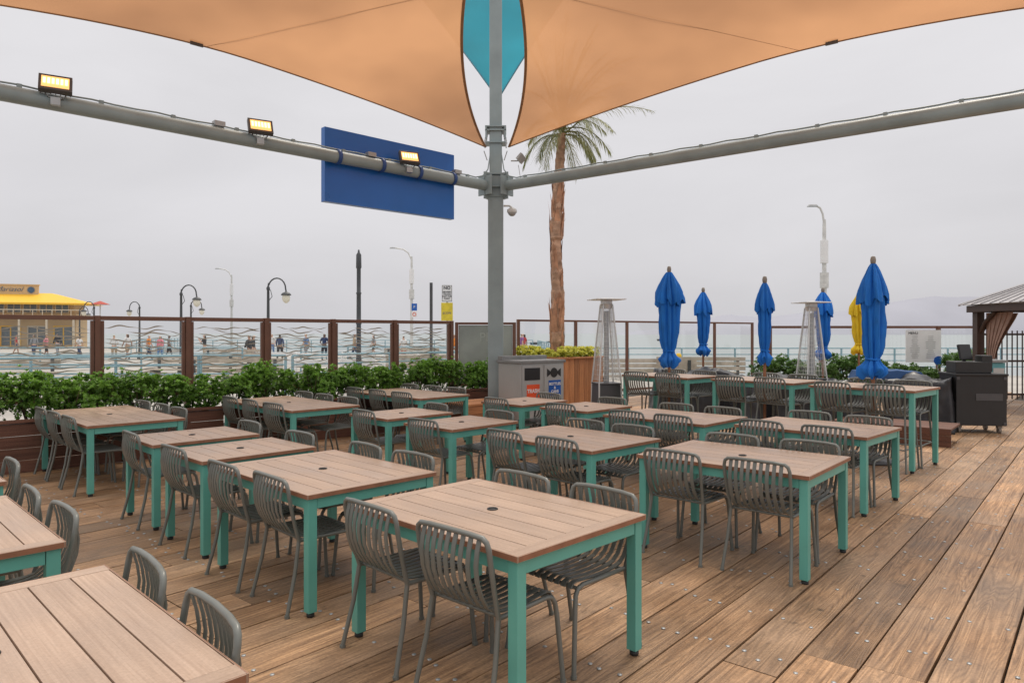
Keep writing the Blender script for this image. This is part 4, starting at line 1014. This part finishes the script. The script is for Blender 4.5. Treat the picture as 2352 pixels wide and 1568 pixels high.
def person(x,y,hd,st,sh,tr,sk_,hr,arm=0,sc_=1.0,label='',skirt=False,long=False,sleeve=False):
    a=st
    pel=(0,0,.93); vs=[pel,(0,0,1.10),(0,0,1.30),(0,.0,1.44),(0,.01,1.53),(0,.02,1.62),(0,.015,1.70)]
    rs=[(.13,.10),(.115,.085),(.14,.095),(.075,.06),(.05,.05),(.075,.09),(.06,.07)]
    es=[(0,1),(1,2),(2,3),(3,4),(4,5),(5,6)]
    def addc(base,pts,rr):
        p=base
        for q_,r_ in zip(pts,rr): vs.append(q_); rs.append(r_); es.append((p,len(vs)-1)); p=len(vs)-1
    legs={}
    for s_ in(-1,1):
        f=a*s_; kn=(s_*.10,f*.22+.03,.50); an=(s_*.105,f*.42-(.06 if f<0 else 0),.08+(.05 if f<0 else 0)); toe=(s_*.12,an[1]+.15,an[2]-.05)
        legs[s_]=[(s_*.10,0,.86),kn,an,toe]; addc(0,legs[s_],[.095,.06,.042,(.045,.03)])
    arms={}
    for s_ in(-1,1):
        f=-a*s_
        if arm==1 or (arm==2 and s_>0): el=(s_*.24,.12,1.20); wr=(s_*.10,.32,1.38); hn=(s_*.05,.36,1.43)
        elif arm==3: el=(s_*.26,.0,1.17); wr=(s_*.12,.2,1.08); hn=(s_*.06,.24,1.08)
        else: el=(s_*.235,f*.12-.02,1.14); wr=(s_*.24,f*.25+.05,.91); hn=(s_*.235,f*.28+.07,.83)
        arms[s_]=[(s_*.17,0,1.40),el,wr,hn]; addc(3,arms[s_],[.06,.042,.028,(.035,.022)])
        hi=len(vs)-1; hv=Vector(hn); dd=(hv-Vector(wr)).normalized()
        for k in range(4):
            off=Vector((0,(k-1.5)*.02,0)); vs.append(tuple(hv+off+dd*(.07+.012*(1-abs(k-1.5))))); rs.append(.009); es.append((hi,len(vs)-1))
        vs.append(tuple(hv+Vector((-s_*.01,.05,0))+dd*.02)); rs.append(.010); es.append((hi,len(vs)-1))
    vs.append((0,.125,1.605)); rs.append(.012); es.append((5,len(vs)-1))
    o=skin('person',vs,es,rs,skins[sk_],None)
    tv=[(0,0,.92),(0,0,1.10),(0,0,1.30),(0,0,1.43)]; te=[(0,1),(1,2),(2,3)]; tr_=[(.15,.12),(.135,.105),(.16,.115),(.09,.075)]
    for s_ in(-1,1):
        A=arms[s_]; tv+= [(s_*.17,0,1.40),tuple(Vector(A[0]).lerp(Vector(A[1]),.75)) if not sleeve else A[1]]; k=len(tv); te+=[(3,k-2),(k-2,k-1)]; tr_+=[.075,.06]
        if sleeve: tv.append(tuple(Vector(A[1]).lerp(Vector(A[2]),.9))); tr_.append(.042); te.append((k-1,k))
    skin('shirt',tv,te,tr_,cloth(sh),o)
    lv=[(0,0,.94)];le=[];lr=[(.14,.11)]
    for s_ in(-1,1):
        A=legs[s_]; lv+=[A[0],A[1]]; k=len(lv); le+=[(0,k-2),(k-2,k-1)]; lr+=[.11,.078]
        if not skirt: lv.append(tuple(Vector(A[1]).lerp(Vector(A[2]),.95))); lr.append(.058); le.append((k-1,k))
    skin('trousers' if not skirt else 'shorts',lv,le,lr,cloth(tr),o)
    hv=[(0,-.01,1.66),(0,-.045,1.60)]; he=[(0,1)]; hr_=[(.085,.095),(.075,.06)]
    if long: hv.append((0,-.06,1.45)); he.append((1,2)); hr_.append((.07,.035))
    skin('hair',hv,he,hr_,hairs[hr],o)
    for s_ in(-1,1):
        skin('shoe',[(legs[s_][2][0],legs[s_][2][1]-.03,legs[s_][2][2]-.04),legs[s_][3]],[(0,1)],[(.05,.04),(.05,.035)],cloth((.06,.06,.065)),o)
    o.location=(x,y,-.12); o.rotation_euler[2]=hd; o.scale=(sc_,)*3
    tag(o,label,'person'); return o
def px(p,Y): return (p-1176)*Y/1600
W=(.7,.7,.7);Bk=(.03,.03,.035);Nv=(.03,.05,.12);Gy=(.25,.26,.28);Or=(.75,.25,.04);Pk=(.7,.25,.3);Bl=(.1,.2,.4);Tn=(.4,.3,.2);Rd=(.5,.04,.04);Pu=(.25,.1,.3)
PP=[(78,52,1.2,.3,Gy,Nv,0,1,0),(106,50,-1.4,.5,Pk,Bk,1,0,0),(182,50,1.4,.6,W,Nv,0,1,0),(262,47,.2,.1,W,Tn,0,2,3),(293,48,1.2,.6,W,Tn,1,1,0),(342,50,-1.5,.5,Or,Nv,0,1,0),(368,48,3.0,.2,Pk,Bl,0,0,0),(388,49,-1.0,.5,Gy,Bk,2,0,0),
(470,46,1.57,.2,Bk,Tn,0,0,1),(573,36,1.2,.5,Bk,Bk,1,0,3),(582,38,-1.3,.3,Bk,Nv,0,1,0),(625,55,3.1,.1,W,Bl,0,0,0),(643,46,.1,.6,Nv,Bk,1,0,0),(703,46,1.3,.4,Bl,Gy,0,2,0),(745,45,3.0,.2,Nv,Bk,2,0,3),(814,46,-1.2,.6,Tn,Nv,1,0,0),(858,55,1.4,.4,Gy,Bk,0,0,0),(927,42,.5,.3,W,Rd,0,1,2),(1043,44,2.9,.3,Or,Tn,1,0,0),(1198,48,-1.0,.5,Pu,Bk,0,1,0),(1204,50,1,.4,Rd,Bl,1,0,0),(132,58,1.0,.5,Bk,Gy,0,0,0),(37,60,-1,.4,Rd,Nv,1,0,0)]
cn_={W:'white',Bk:'black',Nv:'navy',Gy:'grey',Or:'orange',Pk:'pink',Bl:'blue',Tn:'tan',Rd:'red',Pu:'purple'}
for i,(p_,Y,hd,st,sh,tr,s_,h_,am) in enumerate(PP):
    act={0:'walking along pier',1:'holding up a camera',2:'raising one hand',3:'standing hands together'}[am]
    person(px(p_,Y),Y,hd,st,sh,tr,s_,h_,am,R.uniform(.96,1.06),'person in %s top and %s bottoms %s'%(cn_[sh],cn_[tr],act),skirt=(i%3==1),long=(i%2==0),sleeve=(i%3==0))
